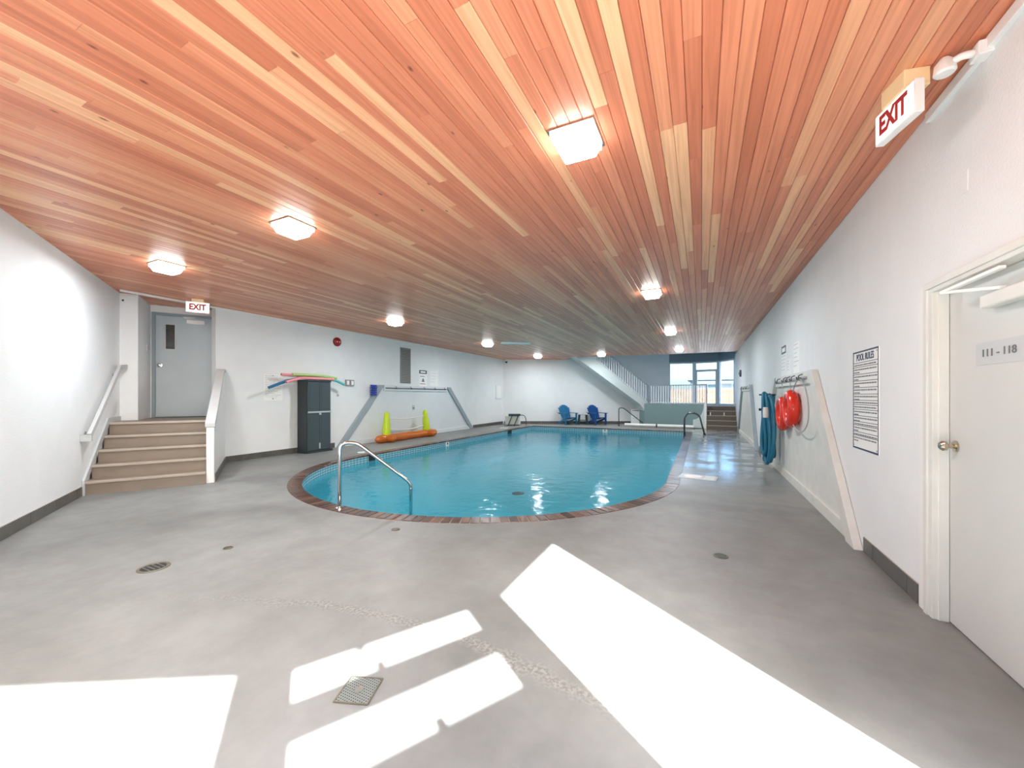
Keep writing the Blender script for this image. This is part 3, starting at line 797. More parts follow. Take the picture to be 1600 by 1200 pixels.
def exit_sign(label, loc, rz, w_=0.31, h=0.18):
    t = thing('exit_sign', label, 'exit sign', loc, rz)
    hs = obj('housing', MB().box((-w_ / 2, -0.022, 0), (w_ / 2, 0.022, h)), 'white', t, bevel=0.004)
    obj('sign_face', MB().box((-w_ / 2 + 0.01, -0.026, 0.01), (w_ / 2 - 0.01, -0.022, h - 0.01)), 'exitface', t)
    text('EXIT', 0.15, 'signred', t, (0.0, -0.028, h / 2), width=w_ * 0.70, bold=0.006)
    obj('canopy', MB().box((-0.09, -0.03, h), (0.09, 0.09, HC - loc[2])), 'cream', t, bevel=0.004)
    return t
exit_sign('white EXIT sign with red letters hanging above the blue-grey exit door', (-8.40, 3.97, 2.915), RZ_DP, 0.35, 0.20)
exit_sign('white EXIT sign with red letters hanging at upper right near the wall', (1.008, 2.957, 2.89), math.atan2(-0.291, 0.067), 0.31, 0.18)

def wall_switch(label, loc, rz, w_=0.08, h=0.12, name='light_switch', n=1):
    t = thing(name, label, 'switch', loc, rz)
    obj('plate', MB().box((-w_ / 2, -0.008, -h / 2), (w_ / 2, 0, h / 2)), 'paper', t, bevel=0.003)
    for k in range(n):
        x_ = (k - (n - 1) / 2) * 0.05; obj('rocker', MB().box((x_ - 0.014, -0.014, -0.03), (x_ + 0.014, -0.008, 0.03)), 'grey_trim', t)
    return t
wall_switch('white light switch on the chase left of the exit door', lt(2.3, 0.235, 2.30), RZ_DL)
det = thing('motion_sensor', 'small white sensor high in the corner left of the exit door', 'sensor', lt(1.665, 0.05, 3.06), RZ_DP)
obj('body', MB().box((-0.03, -0.045, -0.05), (0.03, 0, 0.05)), 'white', det, bevel=0.01); obj('lens', MB().lathe([(0.016, -0.045), (0.012, -0.056), (0, -0.06)], 12, c=(0, 0, -0.02), axis='y'), 'black', det)

# ================================================================== LEFT (POOL-SIDE) WALL
t = thing('storage_cabinet', 'tall charcoal resin storage cabinet standing beside the pool', 'cabinet', (XL + 0.012, 6.225, 0), RZ_L)
CW, CD, CH = 0.655, 0.365, 1.765
obj('body', MB().box((0, -CD + 0.03, 0.03), (0.03, 0, CH - 0.04)).box((CW - 0.03, -CD + 0.03, 0.03), (CW, 0, CH - 0.04)).box((0.03, -0.02, 0.03), (CW - 0.03, 0, CH - 0.04)).box((0.03, -CD + 0.05, 0.03), (CW - 0.03, -0.02, 0.06)), 'cab_d', t, bevel=0.006)
obj('plinth', MB().box((-0.01, -CD - 0.005, 0), (CW + 0.05, 0, 0.05)), 'cab_d', t, bevel=0.006)
obj('top', MB().box((-0.008, -CD - 0.008, CH - 0.045), (CW + 0.008, 0, CH)), 'cab_d', t, bevel=0.01)
for k in range(2):
    x0, x1 = (0.012, CW / 2 - 0.003) if k == 0 else (CW / 2 + 0.003, CW - 0.012)
    for z0, z1 in ((0.06, 0.98), (1.00, CH - 0.05)):
        d = obj('door', MB().box((x0, -CD, z0), (x1, -CD + 0.03, z1)), 'cab', t, bevel=0.005)
        obj('door_panel', MB().box((x0 + 0.05, -CD - 0.006, z0 + 0.07), (x1 - 0.05, -CD, z1 - 0.07)), 'cab', d, bevel=0.008)
obj('cross_bar', MB().box((0.005, -CD - 0.018, 0.965), (CW - 0.005, -CD, 1.005)), 'cab_h', t, bevel=0.005)
obj('latch', MB().box((CW / 2 - 0.03, -CD - 0.03, 0.915), (CW / 2 + 0.03, -CD - 0.01, 0.965)), 'cab_h', t, bevel=0.005)
obj('door_catch', MB().box((CW / 2 - 0.02, -CD - 0.014, 0.09), (CW / 2 + 0.02, -CD, 0.23)), 'cab_h', t, bevel=0.008)
def noodle(label, mat, pts):
    b = pts[0]; t = thing('pool_noodle', label, 'pool noodle', b, 0, 'foam noodles on the cabinet')
    P_ = smooth_path([(x - b[0], y - b[1], z - b[2]) for x, y, z in pts], 0.35, 6)
    obj('foam', MB().tube(P_, 0.032, 12), mat, t, smooth='auto')
    d = (Vector(P_[-1]) - Vector(P_[-2])).normalized() * 0.002; d0 = (Vector(P_[0]) - Vector(P_[1])).normalized() * 0.002
    for a, dd in ((Vector(P_[-1]), d), (Vector(P_[0]), d0)): obj('bore', MB().tube([a, a + dd], 0.012, 8), 'cab_d', t)
zt = CH + 0.034
noodle('blue foam noodle sticking out left from under the others', 'blue', [(-8.52, 5.36, 1.56), (-8.52, 5.72, 1.70), (-8.52, 6.08, zt + 0.004), (-8.52, 6.55, zt)])
noodle('aqua foam noodle end drooping over the right side of the cabinet', 'teal_f', [(-8.52, 6.62, zt), (-8.52, 6.90, zt), (-8.52, 7.10, zt - 0.02), (-8.52, 7.37, 1.68)])
noodle('lower pink foam noodle lying across the front of the cabinet top', 'pink', [(-8.45, 5.72, 1.69), (-8.45, 6.06, zt + 0.004), (-8.45, 6.98, zt + 0.002)])
noodle('upper pink foam noodle behind, its end above the poster', 'pink', [(-8.60, 5.70, 1.87), (-8.60, 6.30, zt + 0.05), (-8.60, 6.70, zt + 0.03)])
noodle('pale green foam noodle lying on top of the pink ones', 'green', [(-8.54, 5.93, 1.88), (-8.54, 6.40, zt + 0.085), (-8.54, 6.80, zt + 0.075), (-8.54, 7.14, 1.84)])

def sheet(label, loc, rz, w_, h, rows, head=None, name='notice', cat='notice', bars=True, mat='paper', txt=None):
    t = thing(name, label, cat, loc, rz)
    obj('sheet', MB().box((0, -0.004, -h), (w_, 0, 0)), mat, t)
    top = 0.03
    if head:
        obj('header', MB().box((0.015, -0.0055, -head - 0.015), (w_ - 0.015, -0.004, -0.015)), 'navy', t)
        obj('header_print', MB().box((0.18 * w_, -0.0065, -head * 0.8 - 0.01), (0.82 * w_, -0.0055, -head * 0.3 - 0.01)), 'paper', t)
        top = head + 0.05
    if rows:
        mb = MB()
        for k in range(rows):
            z = -top - (h - top - 0.05) * k / rows; ll = random.uniform(0.55, 1.0)
            x = 0.06 * w_
            while x < w_ * 0.92 * ll:
                e = x + random.uniform(0.015, 0.06) * (w_ / 0.4); mb.box((x, -0.0052, z - 0.010), (min(e, w_ * 0.93), -0.004, z)); x = e + 0.012
        obj('print', mb, 'faint', t, kind='stuff')
    return t
p_ = sheet('white framed notice left of the charcoal cabinet, behind the blue noodle', (XL, 5.43, 1.865), RZ_L, 0.43, 0.59, 13)
obj('screw', MB().lathe([(0.01, -0.004), (0.01, -0.009)], 8, c=(0.2, 0, -0.03), axis='y'), 'black', p_); obj('screw', MB().lathe([(0.012, -0.004), (0.012, -0.009)], 8, c=(0.2, 0, -0.55), axis='y'), 'black', p_)
p_ = sheet('white notice with a navy header above the left slanted rack', (XL, 10.75, 2.29), RZ_L, 0.44, 0.58, 0, head=0.12)
obj('pictogram', MB().plate([(0.15, -0.42), (0.30, -0.42), (0.25, -0.30), (0.2, -0.30)], -0.0055, -0.004), 'ink', p_)
obj('print', MB().box((0.06, -0.0055, -0.24), (0.3, -0.004, -0.22)).box((0.06, -0.0055, -0.5), (0.34, -0.004, -0.48)), 'ink', p_)
sheet('plain white notice right of the navy-headed one above the left rack', (XL, 11.37, 2.34), RZ_L, 0.48, 0.60, 5)
p_ = thing('wall_panel', 'small white box on the wall near the far left corner', 'panel', (XL, 16.33, 1.24), RZ_L)
obj('box', MB().box((0, -0.05, 0), (0.5, 0, 0.64)), 'white', p_, bevel=0.006); obj('lid', MB().box((0.03, -0.062, 0.03), (0.47, -0.05, 0.61)), 'paper', p_, bevel=0.004)
t = thing('alarm_bell', 'round dark red alarm bell high on the left wall', 'alarm bell', (XL, 7.365, 2.825), RZ_L)
obj('gong', MB().lathe([(0.118, 0.0), (0.122, -0.02), (0.115, -0.045), (0.085, -0.062), (0.03, -0.07), (0.0, -0.07)], 28, axis='y'), 'red', t, smooth='auto')
for dx in (-0.035, 0.04): obj('screw', MB().lathe([(0.018, -0.066), (0.014, -0.078), (0.0, -0.08)], 12, c=(dx, 0, 0), axis='y'), 'cream', t)
t = thing('wall_vent', 'tall narrow grey louvred vent high on the left wall', 'vent', (XL, 9.81, 1.79), RZ_L)
obj('frame', MB().box((0, -0.02, 0), (0.03, 0, 1.17)).box((0.47, -0.02, 0), (0.5, 0, 1.17)).box((0.03, -0.02, 0), (0.47, 0, 0.03)).box((0.03, -0.02, 1.14), (0.47, 0, 1.17)), 'vent', t)
obj('backing', MB().box((0.03, -0.003, 0.03), (0.47, 0, 1.14)), 'ventd', t)
for k in range(22):
    z = 0.045 + k * 0.05; obj('slat', MB().add([(0.03, -0.004, z + 0.035), (0.47, -0.004, z + 0.035), (0.47, -0.022, z), (0.03, -0.022, z), (0.03, -0.001, z + 0.035), (0.47, -0.001, z + 0.035), (0.47, -0.019, z - 0.002), (0.03, -0.019, z - 0.002)], [(0, 1, 2, 3), (7, 6, 5, 4), (0, 3, 7, 4), (1, 5, 6, 2), (0, 4, 5, 1), (3, 2, 6, 7)]), 'vent', t)
t = thing('switch_box', 'pair of small grey switch boxes right of the cabinet', 'switch', (XL, 7.63, 1.655), RZ_L)
for k in range(2): 
    b_ = obj('box', MB().box((0.15 * k, -0.05, 0), (0.15 * k + 0.135, 0, 0.17)), 'vent', t, bevel=0.006); obj('cover', MB().box((0.15 * k + 0.03, -0.056, 0.03), (0.15 * k + 0.105, -0.05, 0.14)), 'paper', b_)
t = thing('power_outlet', 'grey covered power outlet inside the left rack', 'outlet', (XL + 0.012, 10.39, 0.92), RZ_L)
obj('plate', MB().box((0, -0.012, 0), (0.12, 0, 0.15)), 'grey_trim', t, bevel=0.003); obj('cover', MB().box((0.025, -0.03, 0.015), (0.095, -0.012, 0.08)), 'vent', t, bevel=0.004)
t = thing('wall_tag', 'tiny grey tag on the wall right of the cabinet top', 'tag', (XL, 7.37, 1.36), RZ_L)
obj('plate', MB().box((0, -0.01, 0), (0.06, 0, 0.07)), 'grey_trim', t); obj('label_strip', MB().box((0.01, -0.012, 0.02), (0.05, -0.01, 0.05)), 'vent', t)

def rack(label, loc, rz, b0, b1, t0, t1, h, w_, mat, side_mat, hooks):
    """trapezoid board rack on a wall: local x 0 is the left foot"""
    t = thing('wall_rack', label, 'rack', loc, rz)
    obj('backing', MB().plate([(b0 + 0.02, 0.0), (b1 - 0.02, 0.0), (t1 - 0.01, h - 0.01), (t0 + 0.01, h - 0.01)], -0.012, 0.0), mat, t)
    def leg(x0, x1, sgn):
        dx, dz = x1 - x0, h; L = math.hypot(dx, dz); k = w_ * L / dz
        obj('side_board', MB().plate([(x0, 0), (x0 + sgn * k, 0), (x1 + sgn * k, h), (x1, h)][::sgn], -0.07, -0.004), side_mat, t, bevel=0.004)
    leg(b0, t0, 1); leg(b1, t1, -1)
    ix = w_ * 1.25
    obj('top_board', MB().box((t0 + ix, -0.055, h - 0.17), (t1 - ix, -0.012, h)), mat, t, bevel=0.004)
    obj('rail_strip', MB().box((t0 + ix * 1.3, -0.085, h - 0.10), (t1 - ix * 1.3, -0.055, h - 0.075)), 'dsteel' if mat == 'wallb' else 'cable', t)
    obj('bottom_board', MB().box((b0 + w_ * 1.4, -0.04, 0.0), (b1 - w_ * 1.4, -0.012, 0.13)), mat, t, bevel=0.004)
    for x in hooks:
        obj('hook', MB().tube(smooth_path([(x, -0.05, h - 0.03), (x, -0.10, h - 0.05), (x, -0.10, h - 0.10), (x, -0.115, h - 0.11), (x, -0.125, h - 0.07)], 0.02, 4), 0.008, 6), 'dsteel', t, smooth=True)
    return t
rack('blue-grey slanted board rack on the left wall behind the inflatable net', (XL, 7.34, 0.0), RZ_L, 0, 6.91, 1.5, 5.22, 1.71, 0.17, 'wallb', 'side_b', [2.2, 2.9, 3.6, 4.2, 4.8])
rack('white slanted board rack on the right wall holding the red life rings', (XR, 10.53, 0.0), RZ_R, 0, 6.04, 1.60, 4.52, 1.71, 0.17, 'offwhite', 'offwhite', [2.3, 2.87, 3.17, 3.5, 3.98])
rack('empty white slanted board rack on the right wall by the far steps', (XR, 17.24, 0.0), RZ_R, 0, 5.70, 1.54, 4.36, 1.70, 0.17, 'offwhite', 'side_b', [2.1, 2.9, 3.7])
t = thing('lane_clip', 'cobalt blue ribbed plastic block hung on the left rack corner', 'pool equipment', (XL + 0.08, 8.46, 1.39), RZ_L)
for k in range(5): obj('disc', MB().box((0.0, -0.09, 0.065 * k), (0.19, -0.0, 0.065 * k + 0.055)), 'blueplastic', t, bevel=0.012)
obj('core', MB().box((0.05, -0.06, 0), (0.14, -0.02, 0.315)), 'blueplastic', t)

# inflatable net
t = thing('inflatable_net', 'inflatable volleyball net with orange base and two lime posts', 'pool toy', (-8.42, 9.80, 0), RZ_L)
def blob(path, rad, n=14): return MB().tube(path, rad, n)
xs_ = [-1.45 + 2.9 * i / 24 for i in range(25)]
rad = [0.015 + 0.105 * min(1, (1 - abs(x_) / 1.45) * 9) ** 0.5 for x_ in xs_]
obj('base_tube', blob([(x_, 0, 0.115) for x_ in xs_], rad), 'orange', t, smooth=True)
for sx in (-0.98, 0.93):
    ys = [-0.36 + 0.66 * i / 14 for i in range(15)]
    obj('cross_tube', blob([(sx, y_, 0.12) for y_ in ys], [0.02 + 0.10 * math.sin(math.pi * i / 14) ** 0.4 for i in range(15)]), 'orange', t, smooth=True)
    lean = 0.02 if sx < 0 else -0.10
    pr = [(0, 0.12, 0.13), (lean * .3, 0.3, 0.125), (lean * .7, 0.6, 0.10), (lean, 0.82, 0.078), (lean, 0.885, 0.055), (lean, 0.905, 0.01)]
    obj('post', blob([(sx + a, 0.02, z_) for a, z_, r_ in pr], [r_ for _, _, r_ in pr]), 'lime', t, smooth=True)
for z0, dip in ((0.72, 0.06), (0.40, 0.09)):
    pts = [(-0.95 + 1.8 * i / 16, 0.03, z0 - dip * math.sin(math.pi * i / 16)) for i in range(17)]
    obj('net_cord', MB().tube(pts, 0.015, 6), 'netwhite', t, smooth=True)

# far left corner: stool-like block with black frame
t = thing('pool_stool', 'off-white block with dark teal pad and black sled legs, far left corner', 'stool', (-7.85, 16.35, 0), TH)
obj('block', MB().box((-0.40, -0.10, 0.03), (0.32, 0.38, 0.48)), 'foam', t, bevel=0.06)
obj('pad', MB().box((-0.24, -0.22, 0.46), (0.32, 0.26, 0.54)), 'pad', t, bevel=0.03)
for x_ in (-0.12, 0.16):
    obj('leg', MB().tube(smooth_path([(x_ + 0.05, -0.17, 0.47), (x_ - 0.14, -0.24, 0.02), (x_ - 0.14, -0.05, 0.02)], 0.04, 4), 0.018, 8), 'blacktube', t, smooth=True)
obj('loop', MB().tube(smooth_path([(0.30, 0.1, 0.48), (0.50, 0.1, 0.48), (0.58, 0.1, 0.30), (0.58, 0.1, 0.02)], 0.12, 5), 0.016, 8), 'blacktube', t, smooth=True)
t = thing('deck_plate', 'thin white plate lying on the deck before the far left stool', 'plate', (-7.62, 14.95, 0), 0)
obj('plate', MB().box((-0.14, -0.14, 0), (0.14, 0.14, 0.012)), 'paper', t, bevel=0.004); obj('rim', MB().box((-0.10, -0.10, 0.012), (0.10, 0.10, 0.016)), 'grey_trim', t)
t = thing('deck_plate', 'small white plate lying on the deck behind the near handrail', 'plate', (-7.45, 6.95, 0), 0)
obj('plate', MB().lathe([(0.09, 0), (0.09, 0.012), (0.075, 0.016), (0, 0.016)], 20), 'paper', t); obj('rim', MB().lathe([(0.03, 0.016), (0.03, 0.02), (0, 0.02)], 12), 'grey_trim', t)
t = thing('security_camera', 'small white dome camera in the far left ceiling corner', 'camera', (PB.x + 0.16, PB.y - 0.03, HC - 0.16), TH)
obj('mount', MB().lathe([(0.07, 0.16), (0.075, 0.06), (0.07, 0.05)], 18), 'white', t, smooth='auto'); obj('dome', MB().lathe([(0.062, 0.05), (0.058, 0.02), (0.04, -0.01), (0.0, -0.025)], 18), 'black', t, smooth='auto')

# Adirondack chairs
def chair(label, loc, rz, mat):
    t = thing('adirondack_chair', label, 'chair', loc, rz, 'blue resin chairs by the far wall')
    n_ = 7
    for k in range(n_):
        a = (k - (n_ - 1) / 2) / ((n_ - 1) / 2); w0, w1 = 0.062, 0.086
        x0, x1 = a * 0.215, a * 0.275; top = 0.95 - 0.13 * a * a
        p0, p1 = Vector((x0, 0.16, 0.30)), Vector((x1, 0.40, top)); dd = p1 - p0
        vs = []
        for p, w_ in ((p0, w0), (p0 + dd * .93, w1), (p1, w1 * .55)):
            for i, j in ((-1, 0), (1, 0), (1, 1), (-1, 1)): vs.append((p.x + i * w_ / 2, p.y + j * 0.02 + 0.02 * a * a * -2, p.z))
        obj('back_slat', MB().add(vs, [(0, 1, 2, 3), (0, 4, 5, 1), (1, 5, 6, 2), (2, 6, 7, 3), (3, 7, 4, 0), (4, 8, 9, 5), (5, 9, 10, 6), (6, 10, 11, 7), (7, 11, 8, 4), (11, 10, 9, 8)]), mat, t)
    for k in range(5):
        y_ = -0.30 + 0.105 * k; z_ = 0.36 - 0.022 * k; obj('seat_slat', MB().box((-0.27, y_, z_ - 0.02), (0.27, y_ + 0.09, z_)), mat, t, bevel=0.005)
    for sx in (-1, 1):
        obj('front_leg', MB().box((sx * 0.30 - 0.02, -0.32, 0), (sx * 0.30 + 0.02, -0.22, 0.55)), mat, t, bevel=0.005)
        obj('rear_leg', MB().bar((sx * 0.275, -0.28, 0.31), (sx * 0.275, 0.46, 0.045), 0.03, 0.09), mat, t)
        obj('armrest', MB().plate([(sx * 0.30 - 0.065, 0.55), (sx * 0.30 + 0.065, 0.55), (sx * 0.30 + 0.065, 0.575), (sx * 0.30 - 0.065, 0.575)], -0.36, 0.36), mat, t, bevel=0.006)
    obj('back_rail', MB().box((-0.29, 0.31, 0.50), (0.29, 0.35, 0.56)), mat, t)
    return t
chair('teal blue Adirondack chair on the left of the small table', (-5.76, 18.00, 0), TH + R(26), 'chair_b')
chair('deep blue Adirondack chair on the right of the small table', (-4.50, 18.60, 0), TH + R(26), 'chair_n')
t = thing('side_table', 'small dark teal side table between the two blue chairs', 'table', (-5.13, 18.38, 0), TH)
obj('table_top', MB().box((-0.25, -0.2, 0.47), (0.25, 0.2, 0.505)), 'frame_b', t, bevel=0.015)
for sx in (-1, 1):
    for sy in (-1, 1): obj('leg', MB().bar((sx * 0.17, sy * 0.13, 0.48), (sx * 0.21, sy * 0.16, 0), 0.05, 0.04), 'table', t)
obj('shelf', MB().box((-0.17, -0.13, 0.2), (0.17, 0.13, 0.225)), 'table', t)

# ================================================================== FAR STAIRS, LANDING, RAILINGS
Q2 = Vector((-2.37, 18.86)); ZL = 0.95
D3 = (Vector((0.20, 18.27)) - Q2); L3 = D3.length; D3.normalize()
# raised landing (part of the building)
poly = [(Q2.x, Q2.y), (0.12, 18.29), (0.20, 18.27), (0.20, 18.75), (1.30, 18.75), (1.30, 19.45), (0.72, 20.70), (-0.31, 20.97), (-1.46, 20.75), (Q2.x + NB.x * 1.1, Q2.y + NB.y * 1.1)]
land = struct('floor_landing', MB().prism(poly, 0.0, ZL), 'landing_w')
par = struct('wall_landing', MB().box((0.02, -0.03, 0.0), (L3 - 0.0, 0.07, 1.03)), 'landing_w'); place(par, (Q2.x, Q2.y, 0), math.atan2(D3.y, D3.x))
# curved bracket at the right end of the landing wall
t = thing('curved_bracket', 'pale curved plaster bracket at the right end of the landing wall', 'bracket', (Q2.x, Q2.y, 0), math.atan2(D3.y, D3.x))
pts = [(L3, 0.02), (L3, 1.03), (L3 - 0.10, 1.03)] + [(L3 - 0.52 + 0.42 * math.sin(a_), 0.37 + 0.62 * (1 - math.cos(a_))) for a_ in [R(90 - 9 * i) for i in range(11)]] + [(L3 - 0.52, 0.02)]
obj('face', MB().plate([(x_, z_) for x_, z_ in pts][::-1], -0.075, -0.032), 'stair_body', t)
obj('edge_post', MB().box((L3 - 0.07, -0.10, 0.0), (L3 + 0.01, 0.0, 1.06)), 'white', t, bevel=0.005)
# the upper flight along the back wall
FLW = 1.12
prof = [(0.06, 0.45), (0.04, 0.56), (0.015, 0.67), (-0.05, 0.80), (-0.14, 0.93), (-0.25, 1.03), (-3.25, 3.235), (-4.2, 3.95), (-3.25, 3.95), (-2.40, 3.19), (0.185, 1.03), (0.185, 0.45)]
fl = struct('wall_stair_flight', MB().plate(prof, 0.0, FLW), 'stair_body'); place(fl, (Q2.x, Q2.y, 0), TH)
# railing: sloping part and level part
SL = (3.106 - 1.867) / 1.565
t = thing('stair_railing', 'grey and white baluster railing climbing to the ceiling along the upper flight', 'railing', (Q2.x, Q2.y, 0), TH)
def zrail(x_): return 1.845 - (x_ - 0.185) * SL
def zbase(x_): return 1.03 - (x_ - 0.185) * 0.8356
x_ = 0.08; k = 0
while x_ > -2.3:
    top = min(zrail(x_) - 0.02, 3.9); obj('baluster', MB().box((x_ - 0.016, 0.025, zbase(x_) + 0.03), (x_ + 0.016, 0.057, top)), 'rail_w', t); x_ -= 0.105
obj('top_rail', MB().bar((0.185, 0.041, zrail(0.185)), (-2.4, 0.041, zrail(-2.4)), 0.05, 0.05), 'rail_g', t)
obj('bottom_rail', MB().bar((0.185, 0.041, zbase(0.185) + 0.05), (-2.4, 0.041, zbase(-2.4) + 0.05), 0.04, 0.035), 'rail_w', t)
obj('newel_post', MB().box((0.16, 0.02, 1.03), (0.205, 0.065, 1.87)), 'rail_g', t)
t = thing('landing_railing', 'level white baluster railing with grey top rail on the far landing', 'railing', (Q2.x, Q2.y, 0), math.atan2(D3.y, D3.x))
x_ = 0.32
while x_ < L3 - 0.06:
    obj('baluster', MB().box((x_ - 0.016, 0.005, 1.03), (x_ + 0.016, 0.037, 1.83)), 'rail_w', t); x_ += 0.107
obj('top_rail', MB().box((0.23, -0.004, 1.825), (L3, 0.046, 1.865)), 'rail_g', t)
obj('bottom_rail', MB().box((0.23, 0.003, 1.07), (L3, 0.038, 1.10)), 'rail_w', t)
obj('end_post', MB().box((L3 - 0.03, 0.0, 1.03), (L3 + 0.012, 0.042, 1.87)), 'rail_g', t)
obj('stair_rail', MB().bar((L3 - 0.01, 0.02, 1.84), (L3 + 0.10, -0.42, 1.50), 0.035, 0.04), 'rail_g', t)
# far steps
t = thing('far_steps', 'dark grey steps rising to the landing beside the right wall', 'stairs', (0.20, 17.65, 0))
for k in range(5):
    y0 = 0.27 * k
    s_ = obj('step', MB().box((0.0, y0, 0 if k < 4 else 0.5), (1.075, 1.08 if k < 4 else 1.10, RISE * (k + 1) - 0.02)), 'step_d', t)
    obj('nosing', MB().box((0.0, y0 - 0.015, RISE * (k + 1) - 0.025), (1.075, y0 + 0.06 if k < 4 else 1.10, RISE * (k + 1))), 'nosing', s_)
for x_ in (0.12, 0.62): obj('tread_mark', MB().box((x_, 0.52, 0.38 + 0.19 + 0.0), (x_ + 0.03, 0.54, 0.38 + 0.19 + 0.13)), 'paper', t)
obj('skirt_board', MB().add([(1.075, -0.02, 0), (1.075, 0.0, 0.2), (1.075, 1.08, 1.05), (1.075, 1.08, 0.9), (1.075, 0.06, 0.0), (1.098, -0.02, 0), (1.098, 0.0, 0.2), (1.098, 1.08, 1.05), (1.098, 1.08, 0.9), (1.098, 0.06, 0.0)], [(0, 1, 2, 3, 4), (9, 8, 7, 6, 5), (0, 5, 6, 1), (1, 6, 7, 2), (2, 7, 8, 3), (3, 8, 9, 4), (4, 9, 5, 0)]), 'grey_trim', t)
# things on the floor at the far end
t = thing('white_pole', 'long white pole lying on the deck below the landing wall', 'pole', (-3.15, 18.30, 0), math.atan2(-0.12, 2.85))
obj('shaft', MB().tube([(0, 0, 0.07), (2.85, 0, 0.07)], 0.068, 12), 'paper', t, smooth='auto'); obj('joint', MB().tube([(1.35, 0, 0.071), (1.41, 0, 0.071)], 0.071, 12), 'dsteel', t, smooth='auto')
obj('cap', MB().tube([(2.85, 0, 0.07), (2.90, 0, 0.07)], 0.072, 12), 'grey_trim', t, smooth='auto')
t = thing('white_board', 'white panel leaning against the back wall under the stair flight', 'panel', (Q2.x - DB.x * 0.40 + NB.x * 0.75, Q2.y - DB.y * 0.40 + NB.y * 0.75, 0), TH)
obj('board', MB().box((0, -0.05, 0), (0.42, -0.015, 0.74)), 'paper', t, bevel=0.005); obj('slot', MB().box((0.06, -0.054, 0.66), (0.36, -0.05, 0.69)), 'ink', t)
for dx, dz in ((0.1, 0.3), (0.26, 0.34)): obj('stain', MB().box((dx, -0.054, dz), (dx + 0.05, -0.05, dz + 0.015)), 'ink', t)

# outside the far glazing
t = thing('garden_fence', 'warm tan board fence outside the far windows', 'fence', (-2.2, 26.0, 0.80))
for k in range(44): obj('board', MB().box((0.15 * k, 0, 0.0), (0.15 * k + 0.14, 0.025, 0.98 + 0.01 * (k % 3))), 'fence', t)
obj('rail', MB().box((0, 0.025, 0.25), (6.6, 0.07, 0.34)), 'fence', t); obj('rail', MB().box((0, 0.025, 0.75), (6.6, 0.07, 0.84)), 'fence', t)
def house(label, loc, w_, d_, h, mat, rf):
    t = thing('house', label, 'building', loc)
    obj('walls', MB().box((0, 0, 0), (w_, d_, h)), mat, t)
    obj('roof', MB().add([(-0.4, -0.4, h), (w_ + 0.4, -0.4, h), (w_ + 0.4, d_ + 0.4, h), (-0.4, d_ + 0.4, h), (0, d_ / 2, h + rf), (w_, d_ / 2, h + rf)], [(0, 1, 5, 4), (2, 3, 4, 5), (1, 2, 5), (3, 0, 4), (3, 2, 1, 0)]), 'roofm', t)
    k = 1.2
    while k < w_ - 1.6:
        wd = obj('window', MB().box((k, -0.06, h * .5), (k + 1.1, 0.02, h * .5 + 1.0)), 'winframe', t); obj('pane', MB().box((k + .08, -0.08, h * .5 + .08), (k + 1.02, -0.06, h * .5 + .92)), 'bld2', wd); k += 2.6
    return t
house('pale low house seen beyond the fence through the far windows', (-0.6, 52.0, 0.8), 13.0, 9.0, 2.0, 'bld', 0.5)
house('grey house further off seen through the left far window', (-1.5, 64.0, 0.8), 5.6, 8.0, 2.9, 'bld2', 0.2)

# ================================================================== RIGHT WALL
d2 = bpy.data.objects.new('door_2', None); COL.objects.link(d2); d2['kind'] = 'structure'; place(d2, (1.36, 3.31, 0), RZ_R)
obj('door_frame', MB().box((-0.05, -0.075, 0), (0, 0.05, 2.06)).box((-0.085, -0.085, 0), (-0.045, -0.055, 2.045)).box((0.91, -0.075, 0), (0.96, 0.05, 2.06)).box((0.955, -0.085, 0), (0.995, -0.055, 2.045)).box((0, -0.075, 2.02), (0.91, 0.05, 2.06)).box((-0.085, -0.085, 2.045), (0.995, -0.055, 2.085)).box((-0.002, -0.05, 0.0), (0.012, -0.002, 2.02)), 'offwhite', d2, bevel=0.003)
lf = obj('leaf', MB().box((0.004, 0.0, 0.008), (0.906, 0.045, 2.016)), 'door', d2)
obj('knob', MB().lathe(KNOB, 20, c=(0.075, 0.0, 1.08), axis='y'), 'knobm', lf, smooth='auto')
pl = obj('number_plate', MB().box((0.27, -0.004, 1.545), (0.66, 0.0, 1.665)), 'grey_trim', lf)
text('111 - 118', 0.055, 'ink', pl, (0.455, -0.006, 1.605), width=0.25, bold=0.0006)
cl = obj('door_closer', MB().box((0.42, -0.06, 1.83), (0.74, 0.0, 1.90)), 'offwhite', lf, bevel=0.008)
obj('closer_arm', MB().bar((0.58, -0.05, 1.905), (0.25, -0.13, 1.965), 0.028, 0.016).bar((0.25, -0.13, 1.965), (0.62, -0.07, 1.995), 0.028, 0.016), 'paper', cl, bevel=0.003)
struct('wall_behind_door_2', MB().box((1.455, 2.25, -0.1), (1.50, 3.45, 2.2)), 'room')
struct('trim_6', MB().box((1.286, 3.40, 0.0), (1.302, 3.475, 2.06)), 'white')

